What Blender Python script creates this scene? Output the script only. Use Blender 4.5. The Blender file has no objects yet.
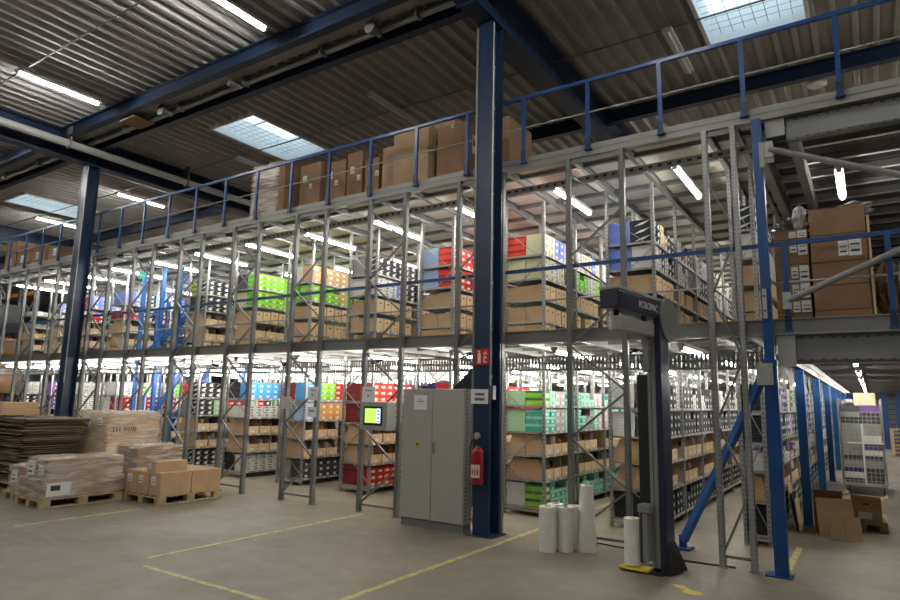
import bpy, math, random
from math import sin, cos, pi, radians
from mathutils import Matrix, Vector
random.seed(7)
SC = bpy.context.scene
COL = SC.collection
P = 1.72            # rack pitch
RW = 0.72           # double rack width
BAY = 1.30          # shelf bay length
Y0 = 1.40           # front of the racks
H1, H2 = 2.63, 5.10 # walking levels
NX0, NX1 = -8, 4

# ------------------------------------------------------------------ materials
MATS = {}
def mat(name, col, rough=0.6, metal=0.0, var=0.0, scale=6.0, bump=0.0, emit=0.0, bscale=None, spec=0.5):
    if name in MATS: return MATS[name]
    m = bpy.data.materials.new(name); m.use_nodes = True
    nt = m.node_tree; b = nt.nodes['Principled BSDF']
    b.inputs['Base Color'].default_value = (*col, 1)
    b.inputs['Roughness'].default_value = rough
    b.inputs['Metallic'].default_value = metal
    b.inputs['Specular IOR Level'].default_value = spec
    if emit:
        b.inputs['Emission Color'].default_value = (*col, 1)
        b.inputs['Emission Strength'].default_value = emit
    if var or bump:
        tc = nt.nodes.new('ShaderNodeTexCoord')
        n = nt.nodes.new('ShaderNodeTexNoise'); n.inputs['Scale'].default_value = scale
        n.inputs['Detail'].default_value = 4
        nt.links.new(tc.outputs['Object'], n.inputs['Vector'])
        if var:
            r = nt.nodes.new('ShaderNodeMapRange')
            r.inputs['From Min'].default_value = .3; r.inputs['From Max'].default_value = .7
            r.inputs['To Min'].default_value = 1-var; r.inputs['To Max'].default_value = 1+var
            nt.links.new(n.outputs['Fac'], r.inputs['Value'])
            h = nt.nodes.new('ShaderNodeHueSaturation'); h.inputs['Color'].default_value = (*col, 1)
            nt.links.new(r.outputs['Result'], h.inputs['Value'])
            nt.links.new(h.outputs['Color'], b.inputs['Base Color'])
        if bump:
            bn = nt.nodes.new('ShaderNodeBump'); bn.inputs['Strength'].default_value = bump
            bn.inputs['Distance'].default_value = .01
            n2 = nt.nodes.new('ShaderNodeTexNoise'); n2.inputs['Scale'].default_value = bscale or scale*3
            nt.links.new(tc.outputs['Object'], n2.inputs['Vector'])
            nt.links.new(n2.outputs['Fac'], bn.inputs['Height'])
            nt.links.new(bn.outputs['Normal'], b.inputs['Normal'])
    MATS[name] = m
    return m

def srgb(h):
    v = [int(h[i:i+2], 16)/255 for i in (0, 2, 4)]
    return tuple(c/12.92 if c <= .04045 else ((c+.055)/1.055)**2.4 for c in v)

GALV = mat('galvanised_steel', (.36, .36, .345), .42, .55, .12, 3)
GALVD = mat('galvanised_steel_dull_shaded', (.19, .19, .18), .5, .4, .12, 3)  # dull steel darkened further, backlight shade of the front uprights in its colour
SLOT = mat('slot_dark', (.05, .05, .05), .8)  # dark fill for open slots, the shade inside them put in as colour
EDGEM = mat('middle_edge_steel', (.19, .185, .17), .5, .3, .1, 2)
EDGE = mat('deck_edge_steel', (.26, .25, .225), .5, .3, .1, 2)
DECKB = mat('deck_board_pale', (.62, .60, .52), .8, 0, .06, 1.5)
DECKP = mat('deck_board_pinkish', (.62, .48, .42), .8, 0, .06, 1.5)
DECKT = mat('deck_top_board', (.30, .25, .19), .8, 0, .1, 2)
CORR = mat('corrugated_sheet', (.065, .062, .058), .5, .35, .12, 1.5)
ROOFM = mat('roof_sheet', (.33, .32, .305), .55, .15, .12, 1.2)
NAVY = mat('navy_paint', (.009, .025, .062), .38, 0, .15, 2)
BLUE = mat('blue_paint', (.010, .055, .185), .35, 0, .12, 3)
SKYB = mat('bright_blue_paint', (.022, .13, .42), .4, 0, .1, 3)
KRAFT = mat('kraft_cardboard', (.50, .34, .185), .85, 0, .10, 4)
KRAFTD = mat('brown_cardboard', (.25, .15, .08), .85, 0, .10, 4)
KRAFTL = mat('pale_cardboard', (.68, .50, .29), .85, 0, .08, 4)
KIN = mat('cardboard_inside', (.36, .25, .14), .9)
TAPE = mat('brown_tape', (.50, .36, .19), .3)
WHITE = mat('white_paper', (.72, .72, .68), .7)
INK = mat('ink', (.03, .03, .03), .7)
BLACK = mat('black_plastic', (.012, .012, .014), .45)
GREYP = mat('light_grey_paint', (.34, .34, .31), .4, 0, .03, 2)
GREYD = mat('mid_grey_paint', (.20, .20, .19), .45)
CABM = mat('cabinet_grey', (.38, .365, .315), .42, 0, .03, 1)
WOOD = mat('pallet_wood', (.42, .31, .17), .8, 0, .2, 9, .3)
RED = mat('red_gloss', (.26, .010, .012), .3)
YEL = mat('yellow_plastic', (.75, .52, .03), .4)
ORANGE = mat('orange_beam', (.80, .30, .03), .5)
LAMPW = mat('lamp_housing', (.70, .70, .68), .4)
ROLLM = mat('white_film_roll', (.72, .70, .63), .45, 0, .05, 10)
CURB = mat('skylight_curb', (.75, .78, .80), .5)
WALLM = mat('wall_panel', (.45, .46, .45), .6, 0, .05, 1)
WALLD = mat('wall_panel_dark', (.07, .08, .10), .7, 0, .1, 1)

def emis(name, col, s):
    m = bpy.data.materials.new(name); m.use_nodes = True
    nt = m.node_tree; nt.nodes.clear()
    e = nt.nodes.new('ShaderNodeEmission'); e.inputs['Color'].default_value = (*col, 1); e.inputs['Strength'].default_value = s
    o = nt.nodes.new('ShaderNodeOutputMaterial'); nt.links.new(e.outputs[0], o.inputs[0])
    MATS[name] = m; return m
TUBE = emis('tube_glow', (1.0, .985, .94), 46.0)
TUBEL = emis('tube_glow_lower', (1.0, .975, .91), 52.0)
TUBER = emis('roof_tube_glow', (1.0, .99, .96), 92.0)
SCRG = emis('screen_green', (.38, .62, .10), 1.0)
SCRW = emis('screen_white', (.60, .80, 1.0), 1.0)
EXITG = emis('exit_green', (.06, .30, .22), 1.0)
COVEL = emis('corridor_lamp_glow', (1.0, .95, .85), 62.0)

def film_mat():
    m = bpy.data.materials.new('stretch_film'); m.use_nodes = True
    nt = m.node_tree; nt.nodes.clear()
    o = nt.nodes.new('ShaderNodeOutputMaterial'); mx = nt.nodes.new('ShaderNodeMixShader')
    t = nt.nodes.new('ShaderNodeBsdfTransparent'); p = nt.nodes.new('ShaderNodeBsdfPrincipled')
    p.inputs['Base Color'].default_value = (.88, .80, .70, 1); p.inputs['Roughness'].default_value = .25
    tc = nt.nodes.new('ShaderNodeTexCoord'); mp = nt.nodes.new('ShaderNodeMapping')
    mp.inputs['Scale'].default_value = (.8, .8, 7)
    n = nt.nodes.new('ShaderNodeTexNoise'); n.inputs['Scale'].default_value = 2.5; n.inputs['Detail'].default_value = 5
    n.inputs['Distortion'].default_value = .8
    nt.links.new(tc.outputs['Object'], mp.inputs['Vector']); nt.links.new(mp.outputs[0], n.inputs['Vector'])
    r = nt.nodes.new('ShaderNodeMapRange'); r.inputs['From Min'].default_value = .35; r.inputs['From Max'].default_value = .65
    r.inputs['To Min'].default_value = .10; r.inputs['To Max'].default_value = .56
    nt.links.new(n.outputs['Fac'], r.inputs['Value'])
    bp = nt.nodes.new('ShaderNodeBump'); bp.inputs['Strength'].default_value = .6; bp.inputs['Distance'].default_value = .02
    nt.links.new(n.outputs['Fac'], bp.inputs['Height']); nt.links.new(bp.outputs[0], p.inputs['Normal'])
    nt.links.new(r.outputs[0], mx.inputs[0]); nt.links.new(t.outputs[0], mx.inputs[1]); nt.links.new(p.outputs[0], mx.inputs[2])
    nt.links.new(mx.outputs[0], o.inputs[0]); MATS['stretch_film'] = m; return m
FILM = film_mat()
def glass_mat():
    m = bpy.data.materials.new('skylight_glass'); m.use_nodes = True
    nt = m.node_tree; nt.nodes.clear()
    o = nt.nodes.new('ShaderNodeOutputMaterial'); mx = nt.nodes.new('ShaderNodeMixShader'); mx.inputs[0].default_value = .12
    t = nt.nodes.new('ShaderNodeBsdfTransparent'); t.inputs[0].default_value = (.92, .97, .98, 1)
    g = nt.nodes.new('ShaderNodeBsdfGlossy'); g.inputs['Roughness'].default_value = .1
    nt.links.new(t.outputs[0], mx.inputs[1]); nt.links.new(g.outputs[0], mx.inputs[2]); nt.links.new(mx.outputs[0], o.inputs[0])
    return m
GLASS = glass_mat()
def floor_mat():
    m = bpy.data.materials.new('worn_concrete'); m.use_nodes = True
    nt = m.node_tree; b = nt.nodes['Principled BSDF']
    tc = nt.nodes.new('ShaderNodeTexCoord')
    def noise(s, d, dist=0, sc=(1, 1, 1)):
        mp = nt.nodes.new('ShaderNodeMapping'); mp.inputs['Scale'].default_value = sc
        nt.links.new(tc.outputs['Object'], mp.inputs['Vector'])
        n = nt.nodes.new('ShaderNodeTexNoise'); n.inputs['Scale'].default_value = s; n.inputs['Detail'].default_value = d
        n.inputs['Distortion'].default_value = dist; n.inputs['Roughness'].default_value = .62
        nt.links.new(mp.outputs[0], n.inputs['Vector']); return n
    n1 = noise(.45, 6, .6); n2 = noise(3.0, 8, .3); n3 = noise(1.3, 6, 1.5, (1, 3.5, 1)); n4 = noise(40, 3)
    def mr(n, a, c, lo=.3, hi=.7):
        r = nt.nodes.new('ShaderNodeMapRange'); r.inputs['From Min'].default_value = lo; r.inputs['From Max'].default_value = hi
        r.inputs['To Min'].default_value = a; r.inputs['To Max'].default_value = c
        nt.links.new(n.outputs['Fac'], r.inputs['Value']); return r
    a, c, d, e = mr(n1, .70, 1.18), mr(n2, .84, 1.14), mr(n3, .80, 1.12), mr(n4, .95, 1.05)
    def mul(x, y):
        k = nt.nodes.new('ShaderNodeMath'); k.operation = 'MULTIPLY'
        nt.links.new(x.outputs[0], k.inputs[0]); nt.links.new(y.outputs[0], k.inputs[1]); return k
    v = mul(mul(a, c), mul(d, e))
    cr = nt.nodes.new('ShaderNodeMixRGB'); cr.inputs[1].default_value = (.198, .166, .118, 1); cr.inputs[2].default_value = (.226, .197, .150, 1)
    nt.links.new(n1.outputs['Fac'], cr.inputs[0])
    h = nt.nodes.new('ShaderNodeHueSaturation'); nt.links.new(cr.outputs[0], h.inputs['Color']); nt.links.new(v.outputs[0], h.inputs['Value'])
    nt.links.new(h.outputs[0], b.inputs['Base Color'])
    rr = mr(n3, .38, .62); nt.links.new(rr.outputs[0], b.inputs['Roughness'])
    b.inputs['Specular IOR Level'].default_value = .4
    MATS['worn_concrete'] = m; return m
FLOORM = floor_mat()
def paint_mat():
    m = bpy.data.materials.new('worn_yellow_line'); m.use_nodes = True
    nt = m.node_tree; b = nt.nodes['Principled BSDF']
    tc = nt.nodes.new('ShaderNodeTexCoord'); n = nt.nodes.new('ShaderNodeTexNoise'); n.inputs['Scale'].default_value = 9; n.inputs['Detail'].default_value = 8
    nt.links.new(tc.outputs['Object'], n.inputs['Vector'])
    r = nt.nodes.new('ShaderNodeMapRange'); r.inputs['From Min'].default_value = .42; r.inputs['From Max'].default_value = .62
    nt.links.new(n.outputs['Fac'], r.inputs['Value'])
    mx = nt.nodes.new('ShaderNodeMixRGB'); mx.inputs[1].default_value = (.55, .44, .13, 1); mx.inputs[2].default_value = (.30, .26, .16, 1)
    nt.links.new(r.outputs[0], mx.inputs[0]); nt.links.new(mx.outputs[0], b.inputs['Base Color'])
    b.inputs['Roughness'].default_value = .6; return m
LINEM = paint_mat()

# ------------------------------------------------------------------ mesh builder
class MB:
    def __init__(s): s.v = []; s.f = []; s.m = []; s.mats = []
    def mi(s, m):
        if m not in s.mats: s.mats.append(m)
        return s.mats.index(m)
    def add(s, vs, fs, m):
        n = len(s.v); s.v += [tuple(v) for v in vs]; k = s.mi(m)
        for f in fs: s.f.append(tuple(i+n for i in f)); s.m.append(k)
    def box(s, x0, x1, y0, y1, z0, z1, m, M=None):
        vs = [(x, y, z) for z in (z0, z1) for y in (y0, y1) for x in (x0, x1)]
        if M is not None: vs = [M @ Vector(v) for v in vs]
        s.add(vs, [(0, 2, 3, 1), (4, 5, 7, 6), (0, 1, 5, 4), (2, 6, 7, 3), (0, 4, 6, 2), (1, 3, 7, 5)], m); return s
    def quad(s, pts, m): s.add(pts, [tuple(range(len(pts)))], m); return s
    def bar(s, a, b, w, h, m, up=(0, 0, 1)):
        a = Vector(a); b = Vector(b); d = (b-a).normalized(); u = Vector(up)
        if abs(d.dot(u)) > .98: u = Vector((0, 1, 0))
        r = d.cross(u).normalized(); u = r.cross(d)
        vs = []
        for p in (a, b):
            for i, j in ((-1, -1), (1, -1), (1, 1), (-1, 1)): vs.append(p + r*(i*w/2) + u*(j*h/2))
        s.add(vs, [(3, 2, 1, 0), (4, 5, 6, 7), (0, 1, 5, 4), (1, 2, 6, 5), (2, 3, 7, 6), (3, 0, 4, 7)], m); return s
    def tube(s, a, b, r, m, n=10, r2=None):
        a = Vector(a); b = Vector(b); d = (b-a).normalized(); u = Vector((0, 0, 1)) if abs(d.z) < .9 else Vector((1, 0, 0))
        x = d.cross(u).normalized(); y = d.cross(x); r2 = r if r2 is None else r2
        vs = [a + (x*cos(2*pi*i/n)+y*sin(2*pi*i/n))*r for i in range(n)] + [b + (x*cos(2*pi*i/n)+y*sin(2*pi*i/n))*r2 for i in range(n)]
        fs = [(i, (i+1) % n, n+(i+1) % n, n+i) for i in range(n)] + [tuple(range(n-1, -1, -1)), tuple(range(n, 2*n))]
        s.add(vs, fs, m); return s
    def path(s, pts, r, m, n=6):
        for a, b in zip(pts[:-1], pts[1:]): s.tube(a, b, r, m, n)
        return s
    def lathe(s, c, prof, m, n=20):
        vs = []; k = len(prof)
        for r, z in prof:
            for i in range(n): vs.append((c[0]+r*cos(2*pi*i/n), c[1]+r*sin(2*pi*i/n), c[2]+z))
        fs = [(j*n+i, j*n+(i+1) % n, (j+1)*n+(i+1) % n, (j+1)*n+i) for j in range(k-1) for i in range(n)]
        fs += [tuple(range(n-1, -1, -1)), tuple(range((k-1)*n, k*n))]
        s.add(vs, fs, m); return s
    def mesh(s, name, o=(0, 0, 0), smooth=False):
        me = bpy.data.meshes.new(name)
        me.from_pydata([(a-o[0], b-o[1], c-o[2]) for a, b, c in s.v], [], s.f)
        for m in s.mats: me.materials.append(m)
        me.polygons.foreach_set('material_index', s.m)
        if smooth: me.polygons.foreach_set('use_smooth', [True]*len(s.f))
        me.update(); return me
    def build(s, name, parent=None, smooth=False, bevel=0.0):
        if parent is not None: o = ORG[parent.name]
        else:
            xs = [v[0] for v in s.v]; ys = [v[1] for v in s.v]; zs = [v[2] for v in s.v]
            o = ((min(xs)+max(xs))/2, (min(ys)+max(ys))/2, min(zs))
        ob = bpy.data.objects.new(name, s.mesh(name, o, smooth)); COL.objects.link(ob)
        if parent is not None: ob.parent = parent
        else: ob.location = o
        ORG[ob.name] = o
        if bevel:
            bm = ob.modifiers.new('bevel', 'BEVEL'); bm.width = bevel; bm.segments = 2; bm.limit_method = 'ANGLE'
        return ob
ORG = {}
LABELS = {}
def tag(o, label, cat, group=None, kind='thing'):
    o['label'] = label; o['category'] = cat; o['kind'] = kind
    if group: o['group'] = group
    LABELS.setdefault(label, []).append(o.name)
    n = len(label.split())
    if n < 4 or n > 16: print('LABEL WORDS', n, label)
    return o
def thing(name, loc, label, cat, group=None):
    o = bpy.data.objects.new(name, None); COL.objects.link(o); o.location = loc; o.empty_display_size = .1
    ORG[o.name] = tuple(loc); return tag(o, label, cat, group)
def struct(name, mb, **k):
    o = mb.build(name, **k); o['kind'] = 'structure'; return o
def dup(root, loc, label, group=None):
    r = root.copy(); COL.objects.link(r); r.location = loc; ORG[r.name] = tuple(loc)
    for ch in root.children:
        c = ch.copy(); COL.objects.link(c); c.parent = r
        for g in ch.children:
            d = g.copy(); COL.objects.link(d); d.parent = c
    return tag(r, label, root['category'], group or root.get('group'))
ORD = ['zeroth', 'first', 'second', 'third', 'fourth', 'fifth', 'sixth', 'seventh', 'eighth', 'ninth', 'tenth', 'eleventh',
       'twelfth', 'thirteenth', 'fourteenth', 'fifteenth', 'sixteenth', 'seventeenth', 'eighteenth', 'nineteenth', 'twentieth']
ORD += ['twenty-'+ORD[i] for i in range(1, 10)] + ['thirtieth'] + ['thirty-'+ORD[i] for i in range(1, 10)] + ['fortieth'] + ['forty-'+ORD[i] for i in range(1, 10)] + ['fiftieth'] + ['fifty-'+ORD[i] for i in range(1, 10)]

# ------------------------------------------------------------------ camera
yaw, pitch, roll = 0.5869, 0.1577, 0.0214
cyw, syw = cos(yaw), sin(yaw)
fwd = Vector((-syw*cos(pitch), cyw*cos(pitch), sin(pitch)))
rt = Vector((cyw, syw, 0)); up = rt.cross(fwd)
r_ = cos(roll)*rt + sin(roll)*up; u_ = -sin(roll)*rt + cos(roll)*up
cam = bpy.data.cameras.new('camera'); co = bpy.data.objects.new('camera', cam); COL.objects.link(co)
M = Matrix((r_, u_, -fwd)).transposed().to_4x4(); M.translation = Vector((8.3202, -7.5466, 1.7)); co.matrix_world = M
cam.sensor_width = 36; cam.lens = 629.55/900*36; cam.clip_end = 200; cam.clip_start = .05
SC.camera = co
CAM = Vector((8.3202, -7.5466, 1.7))

# ------------------------------------------------------------------ shell
XL, XR, YF, YB = -40.0, 24.0, -24.0, 37.0
RZ = 7.76
struct('floor', MB().box(XL, XR, YF, YB, -.2, 0, FLOORM))
struct('wall_back', MB().box(XL, XR, YB, YB+.2, 0, RZ+.2, WALLM))
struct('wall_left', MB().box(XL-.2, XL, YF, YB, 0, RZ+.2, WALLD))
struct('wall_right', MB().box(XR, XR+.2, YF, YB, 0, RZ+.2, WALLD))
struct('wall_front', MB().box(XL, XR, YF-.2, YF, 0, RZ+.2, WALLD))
PITCH = .28
SKYS = [(-13.9, .80, 3.0), (-3.28, .80, 3.0), (7.1, .80, 3.05), (-3.28, -15.5, -13.3), (7.1, -15.5, -13.3), (17.6, .80, 3.0)]
def roof():
    mb = MB(); n = int((XR-XL)/PITCH)
    holes = []
    for (cx, y0, y1) in SKYS:
        i0 = round((cx-.70-XL)/PITCH); holes.append((i0, i0+5, y0, y1))
    for i in range(n):
        x = XL+i*PITCH
        cuts = sorted([(h[2], h[3]) for h in holes if h[0] <= i < h[1]])
        seg = []; y = YF
        for a, b in cuts: seg.append((y, a)); y = b
        seg.append((y, YB))
        prof = [(0, .09), (.045, .0), (.115, .0), (.16, .09), (PITCH, .09)]
        for a, b in seg:
            vs = [(x+px, yy, RZ+pz) for yy in (a, b) for px, pz in prof]
            mb.add(vs, [(j, j+1, j+6, j+5) for j in range(4)], ROOFM)
    return mb, holes
rmb, HOLES = roof()
struct('ceiling', rmb)
for i, (i0, i1, y0, y1) in enumerate(HOLES):
    x0, x1 = XL+i0*PITCH, XL+i1*PITCH; zt = RZ+.55
    f = MB()
    f.box(x0-.06, x0, y0-.06, y1+.06, RZ-.03, zt, CURB).box(x1, x1+.06, y0-.06, y1+.06, RZ-.03, zt, CURB)
    f.box(x0, x1, y0-.06, y0, RZ-.03, zt, CURB).box(x0, x1, y1, y1+.06, RZ-.03, zt, CURB)
    w = struct('window_%d' % (i+1), f)
    g = MB().box(x0, x1, y0, y1, zt-.02, zt-.01, GLASS).build('window_glass', w)
    b = MB()
    for k in range(1, 12): b.tube((x0, y0+(y1-y0)*k/12, RZ+.12), (x1, y0+(y1-y0)*k/12, RZ+.12), .005, GREYP, 5)
    for k in range(1, 8): b.tube((x0+(x1-x0)*k/8, y0, RZ+.12), (x0+(x1-x0)*k/8, y1, RZ+.12), .005, GREYP, 5)
    b.box(x0, x1, (y0+y1)/2-.02, (y0+y1)/2+.02, zt-.06, zt-.02, CURB)
    b.build('window_grille', w)

# I-beam helper
def ibeam(mb, a, b, w, h, m, t=.02):
    # top of beam at a.z
    a = Vector(a); b = Vector(b)
    mb.bar(a-Vector((0, 0, t/2)), b-Vector((0, 0, t/2)), w, t, m)
    mb.bar(a-Vector((0, 0, h-t/2)), b-Vector((0, 0, h-t/2)), w, t, m)
    mb.bar(a-Vector((0, 0, h/2)), b-Vector((0, 0, h/2)), t*.7, h-2*t, m)
    return mb
COLX = [-18.25, -7.1, 4.05, 15.2]
nm = {-.2: 'over the nearer blue column', -1.0: 'just in front of the columns', 4.60: 'beyond the mezzanine edge',
      -11.3: 'above the open floor', 15.9: 'deep above the racks', 27.2: 'near the back wall'}
for y in (-.2, -1.0, 4.60, -11.3, 15.9, 27.2):
    mb = MB(); ibeam(mb, (XL+.02, y, RZ-.014), (XR-.02, y, RZ-.014), .16, .28, NAVY)
    if y == -.2:
        for x in range(-38, 24, 3): mb.box(x-.006, x+.006, y-.08, y+.08, RZ-.28, RZ-.02, NAVY)
    tag(mb.build('roof_beam'), 'long navy steel roof beam running left to right, %s' % nm.get(y, 'above the open floor'), 'beam', 'roof beams')
for i, x in enumerate(COLX):
    mb = MB(); ibeam(mb, (x, YF+.01, RZ-.005), (x, YB-.01, RZ-.005), .30, .64, NAVY, .025)
    if x == 4.05:
        for y in (-.9, 5.6): mb.box(x-.15, x+.15, y-.01, y+.01, RZ-.7, RZ-.12, NAVY)
    tag(mb.build('roof_beam'), 'deep navy steel roof girder running away %s' % ['far left', 'over the farther blue column', 'over the nearer blue column', 'over the right bay'][i], 'beam', 'roof girders')
# columns (H section, flanges facing the open floor)
def column(x, y, w=.24, h=.28, top=RZ-.665):
    mb = MB()
    mb.box(x-w/2, x+w/2, y-h/2, y-h/2+.018, 0, top, NAVY).box(x-w/2, x+w/2, y+h/2-.018, y+h/2, 0, top, NAVY)
    mb.box(x-.008, x+.008, y-h/2+.018, y+h/2-.018, 0, top, NAVY)
    return mb
def steel_column(x, y, label):
    t = thing('steel_column', (x, y, 0), label, 'column', 'blue building columns')
    column(x, y).build('shaft', t)
    MB().box(x-.2, x+.2, y-.2, y+.2, 0, .006, NAVY).build('base_plate', t)
    c = MB()
    c.box(x-.160, x-.128, y-.15, y-.11, .35, 7.05, GALVD)
    c.tube((x+.125, y-.145, 1.9), (x+.125, y-.145, 7.05), .013, GALV, 8)
    for z in [2.0+.62*i for i in range(8)]: c.box(x+.12, x+.15, y-.168, y-.14, z, z+.03, GREYP)
    c.build('cable_duct', t)
    MB().box(x-.14, x+.14, y-.14, y+.14, 7.093, 7.11, NAVY).build('head_plate', t)
    return t
c1 = steel_column(4.065, -.2, 'navy steel column in the middle beside the grey cabinet')
c2 = steel_column(-7.1, -.2, 'farther navy steel column standing behind the stacked cardboard')
steel_column(-18.25, -.2, 'far left navy steel column beyond the pallet rack')
# white pipe & strip
mb = MB().tube((-6.60, YF+.01, 7.32), (-6.60, 22, 7.32), .085, GREYP, 14)
for y in range(-22, 22, 3): mb.box(-6.70, -6.50, y-.02, y+.02, 7.22, 7.74, GREYD)
tag(mb.build('ventilation_pipe', smooth=False), 'long pale round pipe hanging under the left roof girder', 'pipe')
mb = MB().tube((XL+2, -.52, 7.50), (3.85, -.52, 7.50), .06, GALVD, 12).box(XL+2, 3.85, -.86, -.62, 7.56, 7.59, EDGE)
for x in range(-37, 4, 2): mb.box(x-.015, x+.015, -.66, -.50, 7.40, 7.74, GALVD)
tag(mb.build('cable_tray'), 'grey duct and cable tray hung between the twin roof beams', 'duct')
for x, z, r in ((-3.4, 7.44, .11), (-1.2, 7.44, .07), (2.2, 7.42, .10)):
    mb = MB().tube((x, -.78, z), (x, -.66, z), r, GALVD, 16).tube((x, -.66, z), (x, -.52, z), r*.5, GREYD, 12)
    tag(mb.build('junction_drum'), 'round grey fitting on the roof duct, %s' % {-3.4: 'farthest left', -1.2: 'between the other two', 2.2: 'nearest the column'}[x], 'fitting', 'fittings on the roof duct')
tag(MB().box(-4.6, -4.05, -.95, -.50, 7.39, 7.42, KRAFTD).box(-4.58, -4.3, -.955, -.95, 7.39, 7.42, WHITE).build('plywood_panel'),
    'small brown board lying under the twin roof beams', 'board')

# ------------------------------------------------------------------ roof tube lights
def tube_light(name, loc, label, cat, L, em, group, r=.03, hang=.1):
    t = thing(name, loc, label, cat, group); x, y, z = loc
    hw = .075 if em in (TUBER, OFF) else .05
    MB().box(x-hw, x+hw, y, y+L, z, z+.05, LAMPW).build('housing', t)
    gt = MB().tube((x, y+.03, z-.02), (x, y+L-.03, z-.02), r, em, 10).build('glowing_tube', t)
    MB().box(x-.03, x+.03, y, y+.03, z-.045, z, LAMPW).box(x-.03, x+.03, y+L-.03, y+L, z-.045, z, LAMPW).build('end_cap', gt)
    MB().tube((x, y+.3, z+.05), (x, y+.3, z+.05+hang), .005, GREYD, 5).tube((x, y+L-.3, z+.05), (x, y+L-.3, z+.05+hang), .005, GREYD, 5).build('hanger', t)
    return t
ZR = 7.50
OFF = mat('dead_tube', (.62, .62, .60), .4)
k = 0
rowsy = {-2.9: 'near row', 1.95: 'row over the mezzanine', -8.0: 'row over the open floor', -13.5: 'row behind the open floor', 7.4: 'deep row', 13.0: 'deepest row'}  # unseen rows behind camera and deep rows are added to lift the light
for y, rn in rowsy.items():
    for i, x in enumerate([-19.9, -14.8, -9.75, -4.35, .65, 6.05, 11.3, 16.5]):
        dead = (y == 1.95 and x in (-4.35, .65, 6.05))
        tube_light('ceiling_tube_light', (x, y-.12-(.8 if (y == 1.95 and x == .65) else 0), ZR), '%s fluorescent roof tube, %s, %s from left' % ('unlit' if dead else 'glowing', rn, ORD[i+1]),
                   'light', 1.5, OFF if dead else TUBER, 'roof tube lights', .032, .21)
    mb = MB().tube((XL+3, y, ZR+.09), (XR-3, y, ZR+.09), .014, GALVD, 8)
    for x in range(-36, 22, 3): mb.tube((x, y, ZR+.09), (x, y, RZ-.01), .005, GREYD, 5)
    tag(mb.build('conduit_rod'), 'thin grey conduit under the roof carrying tubes, %s' % rn, 'conduit', 'roof conduits')
sd = thing('smoke_detector', (7.9, 4.9, 7.42), 'white round detector under the roof sheet at upper right', 'detector')
MB().lathe((7.9, 4.9, 7.42), [(.10, 0), (.16, .04), (.16, .10), (.12, .12)], LAMPW, 20).build('body', sd)
MB().tube((7.9, 4.9, 7.54), (7.9, 4.9, RZ), .012, LAMPW, 8).build('stem', sd)

# ------------------------------------------------------------------ decks
XD0, XD1 = -14.2, 7.45
XR2 = 13.0
DY = 26.0
# mezzanine level deck
t = thing('mezzanine_deck', (0, 0, 2.4), 'middle walking deck of the racking with grey steel edge beam', 'mezzanine deck')
eb = MB().box(XD0, XR2, .05, .10, 2.48, H1, EDGEM).box(XD0, XR2, -.02+.05, .13, 2.47, 2.485, EDGE).box(XD0, XR2, .03, .10, H1, H1+.012, EDGE)
eb.build('edge_beam', t)
MB().box(XD0, XD1, .10, DY, 2.595, 2.625, DECKB).build('floor_board', t)
j = MB()
for kk in range(NX0, NX1+1):
    for e in ((0, RW) if kk < 4 else (0, .31)): j.box(kk*P+e-.03, kk*P+e+.03, .10, 16, 2.50, 2.595, GALV)
j.build('joist', t)
j = MB(); y = .7
while y < 16: j.box(XD0, XD1, y-.02, y+.02, 2.545, 2.595, GALV); y += .65
j.build('cross_joist', t)
# corrugated deck of right bay
def corr_x(mb, x0, x1, y0, y1, z, m, pitch=.25, d=.06):
    n = int((y1-y0)/pitch)
    for i in range(n):
        y = y0+i*pitch
        prof = [(0, d), (.05, 0), (.12, 0), (.17, d), (pitch, d)]
        vs = [(xx, y+py, z+pz) for xx in (x0, x1) for py, pz in prof]
        mb.add(vs, [(q, q+5, q+6, q+1) for q in range(4)], m)
    return mb
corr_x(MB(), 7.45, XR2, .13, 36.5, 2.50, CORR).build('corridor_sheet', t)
MB().box(7.45, XR2, .10, 30, 2.58, 2.625, DECKT).build('bay_floor', t)
sb = MB(); ibeam(sb, (7.62, .16, 2.46), (XR2, .16, 2.46), .10, .30, GALVD, .02)
sb.box(7.62, XR2, .10, .106, 2.19, 2.45, GALVD)
for q in range(50):
    x = 7.72+q*.10
    sb.box(x, x+.035, .097, .099, 2.425, 2.440, SLOT).box(x, x+.035, .097, .099, 2.195, 2.208, SLOT)
sb.box(7.52, 7.69, .06, .085, 2.13, 2.47, GREYP)
sb.build('bay_beam', t)
# top deck
t = thing('upper_deck', (0, 0, 4.9), 'topmost deck over the racking with pale steel edge', 'upper deck')
MB().box(XD0, XR2, .05, .10, 4.94, H2, EDGE).box(XD0, XR2, .02, .13, 4.93, 4.95, EDGE).box(XD0, XR2, .045, .055, 5.015, 5.03, GALVD).build('edge_beam', t)
b = MB(); b2 = MB(); rnd = random.Random(3)
for kk in range(NX0-1, NX1+1):
    x0 = max(kk*P, XD0); x1 = min((kk+1)*P, XD1)
    yy = .10
    while yy < DY:
        pink = (2 <= kk+.0 <= 2 and rnd.random() < .75) or rnd.random() < .05
        (MB() if pink else b).box(x0, x1, yy, yy+1.3, 5.045, 5.085, DECKP if pink else DECKB)
        if pink: MB().box(x0, x1, yy, yy+1.3, 5.045, 5.085, DECKP).build('floor_board', t)['label'] = 'pinkish floor board'
        yy += 1.3
b.build('floor_board', t)
MB().box(XD0, XR2, .10, DY, 5.086, 5.096, DECKT).build('walking_surface', t)
j = MB()
for kk in range(NX0, NX1+1):
    for e in ((0, RW) if kk < 4 else (0, .31)):
        x = kk*P+e; j.box(x-.03, x+.03, .10, 20, 4.93, 4.94, GALVD).box(x-.03, x+.03, .10, 20, 5.035, 5.045, GALVD).box(x-.005, x+.005, .10, 20, 4.94, 5.035, GALVD)
j.build('joist', t)
j = MB(); y = .55
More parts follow.
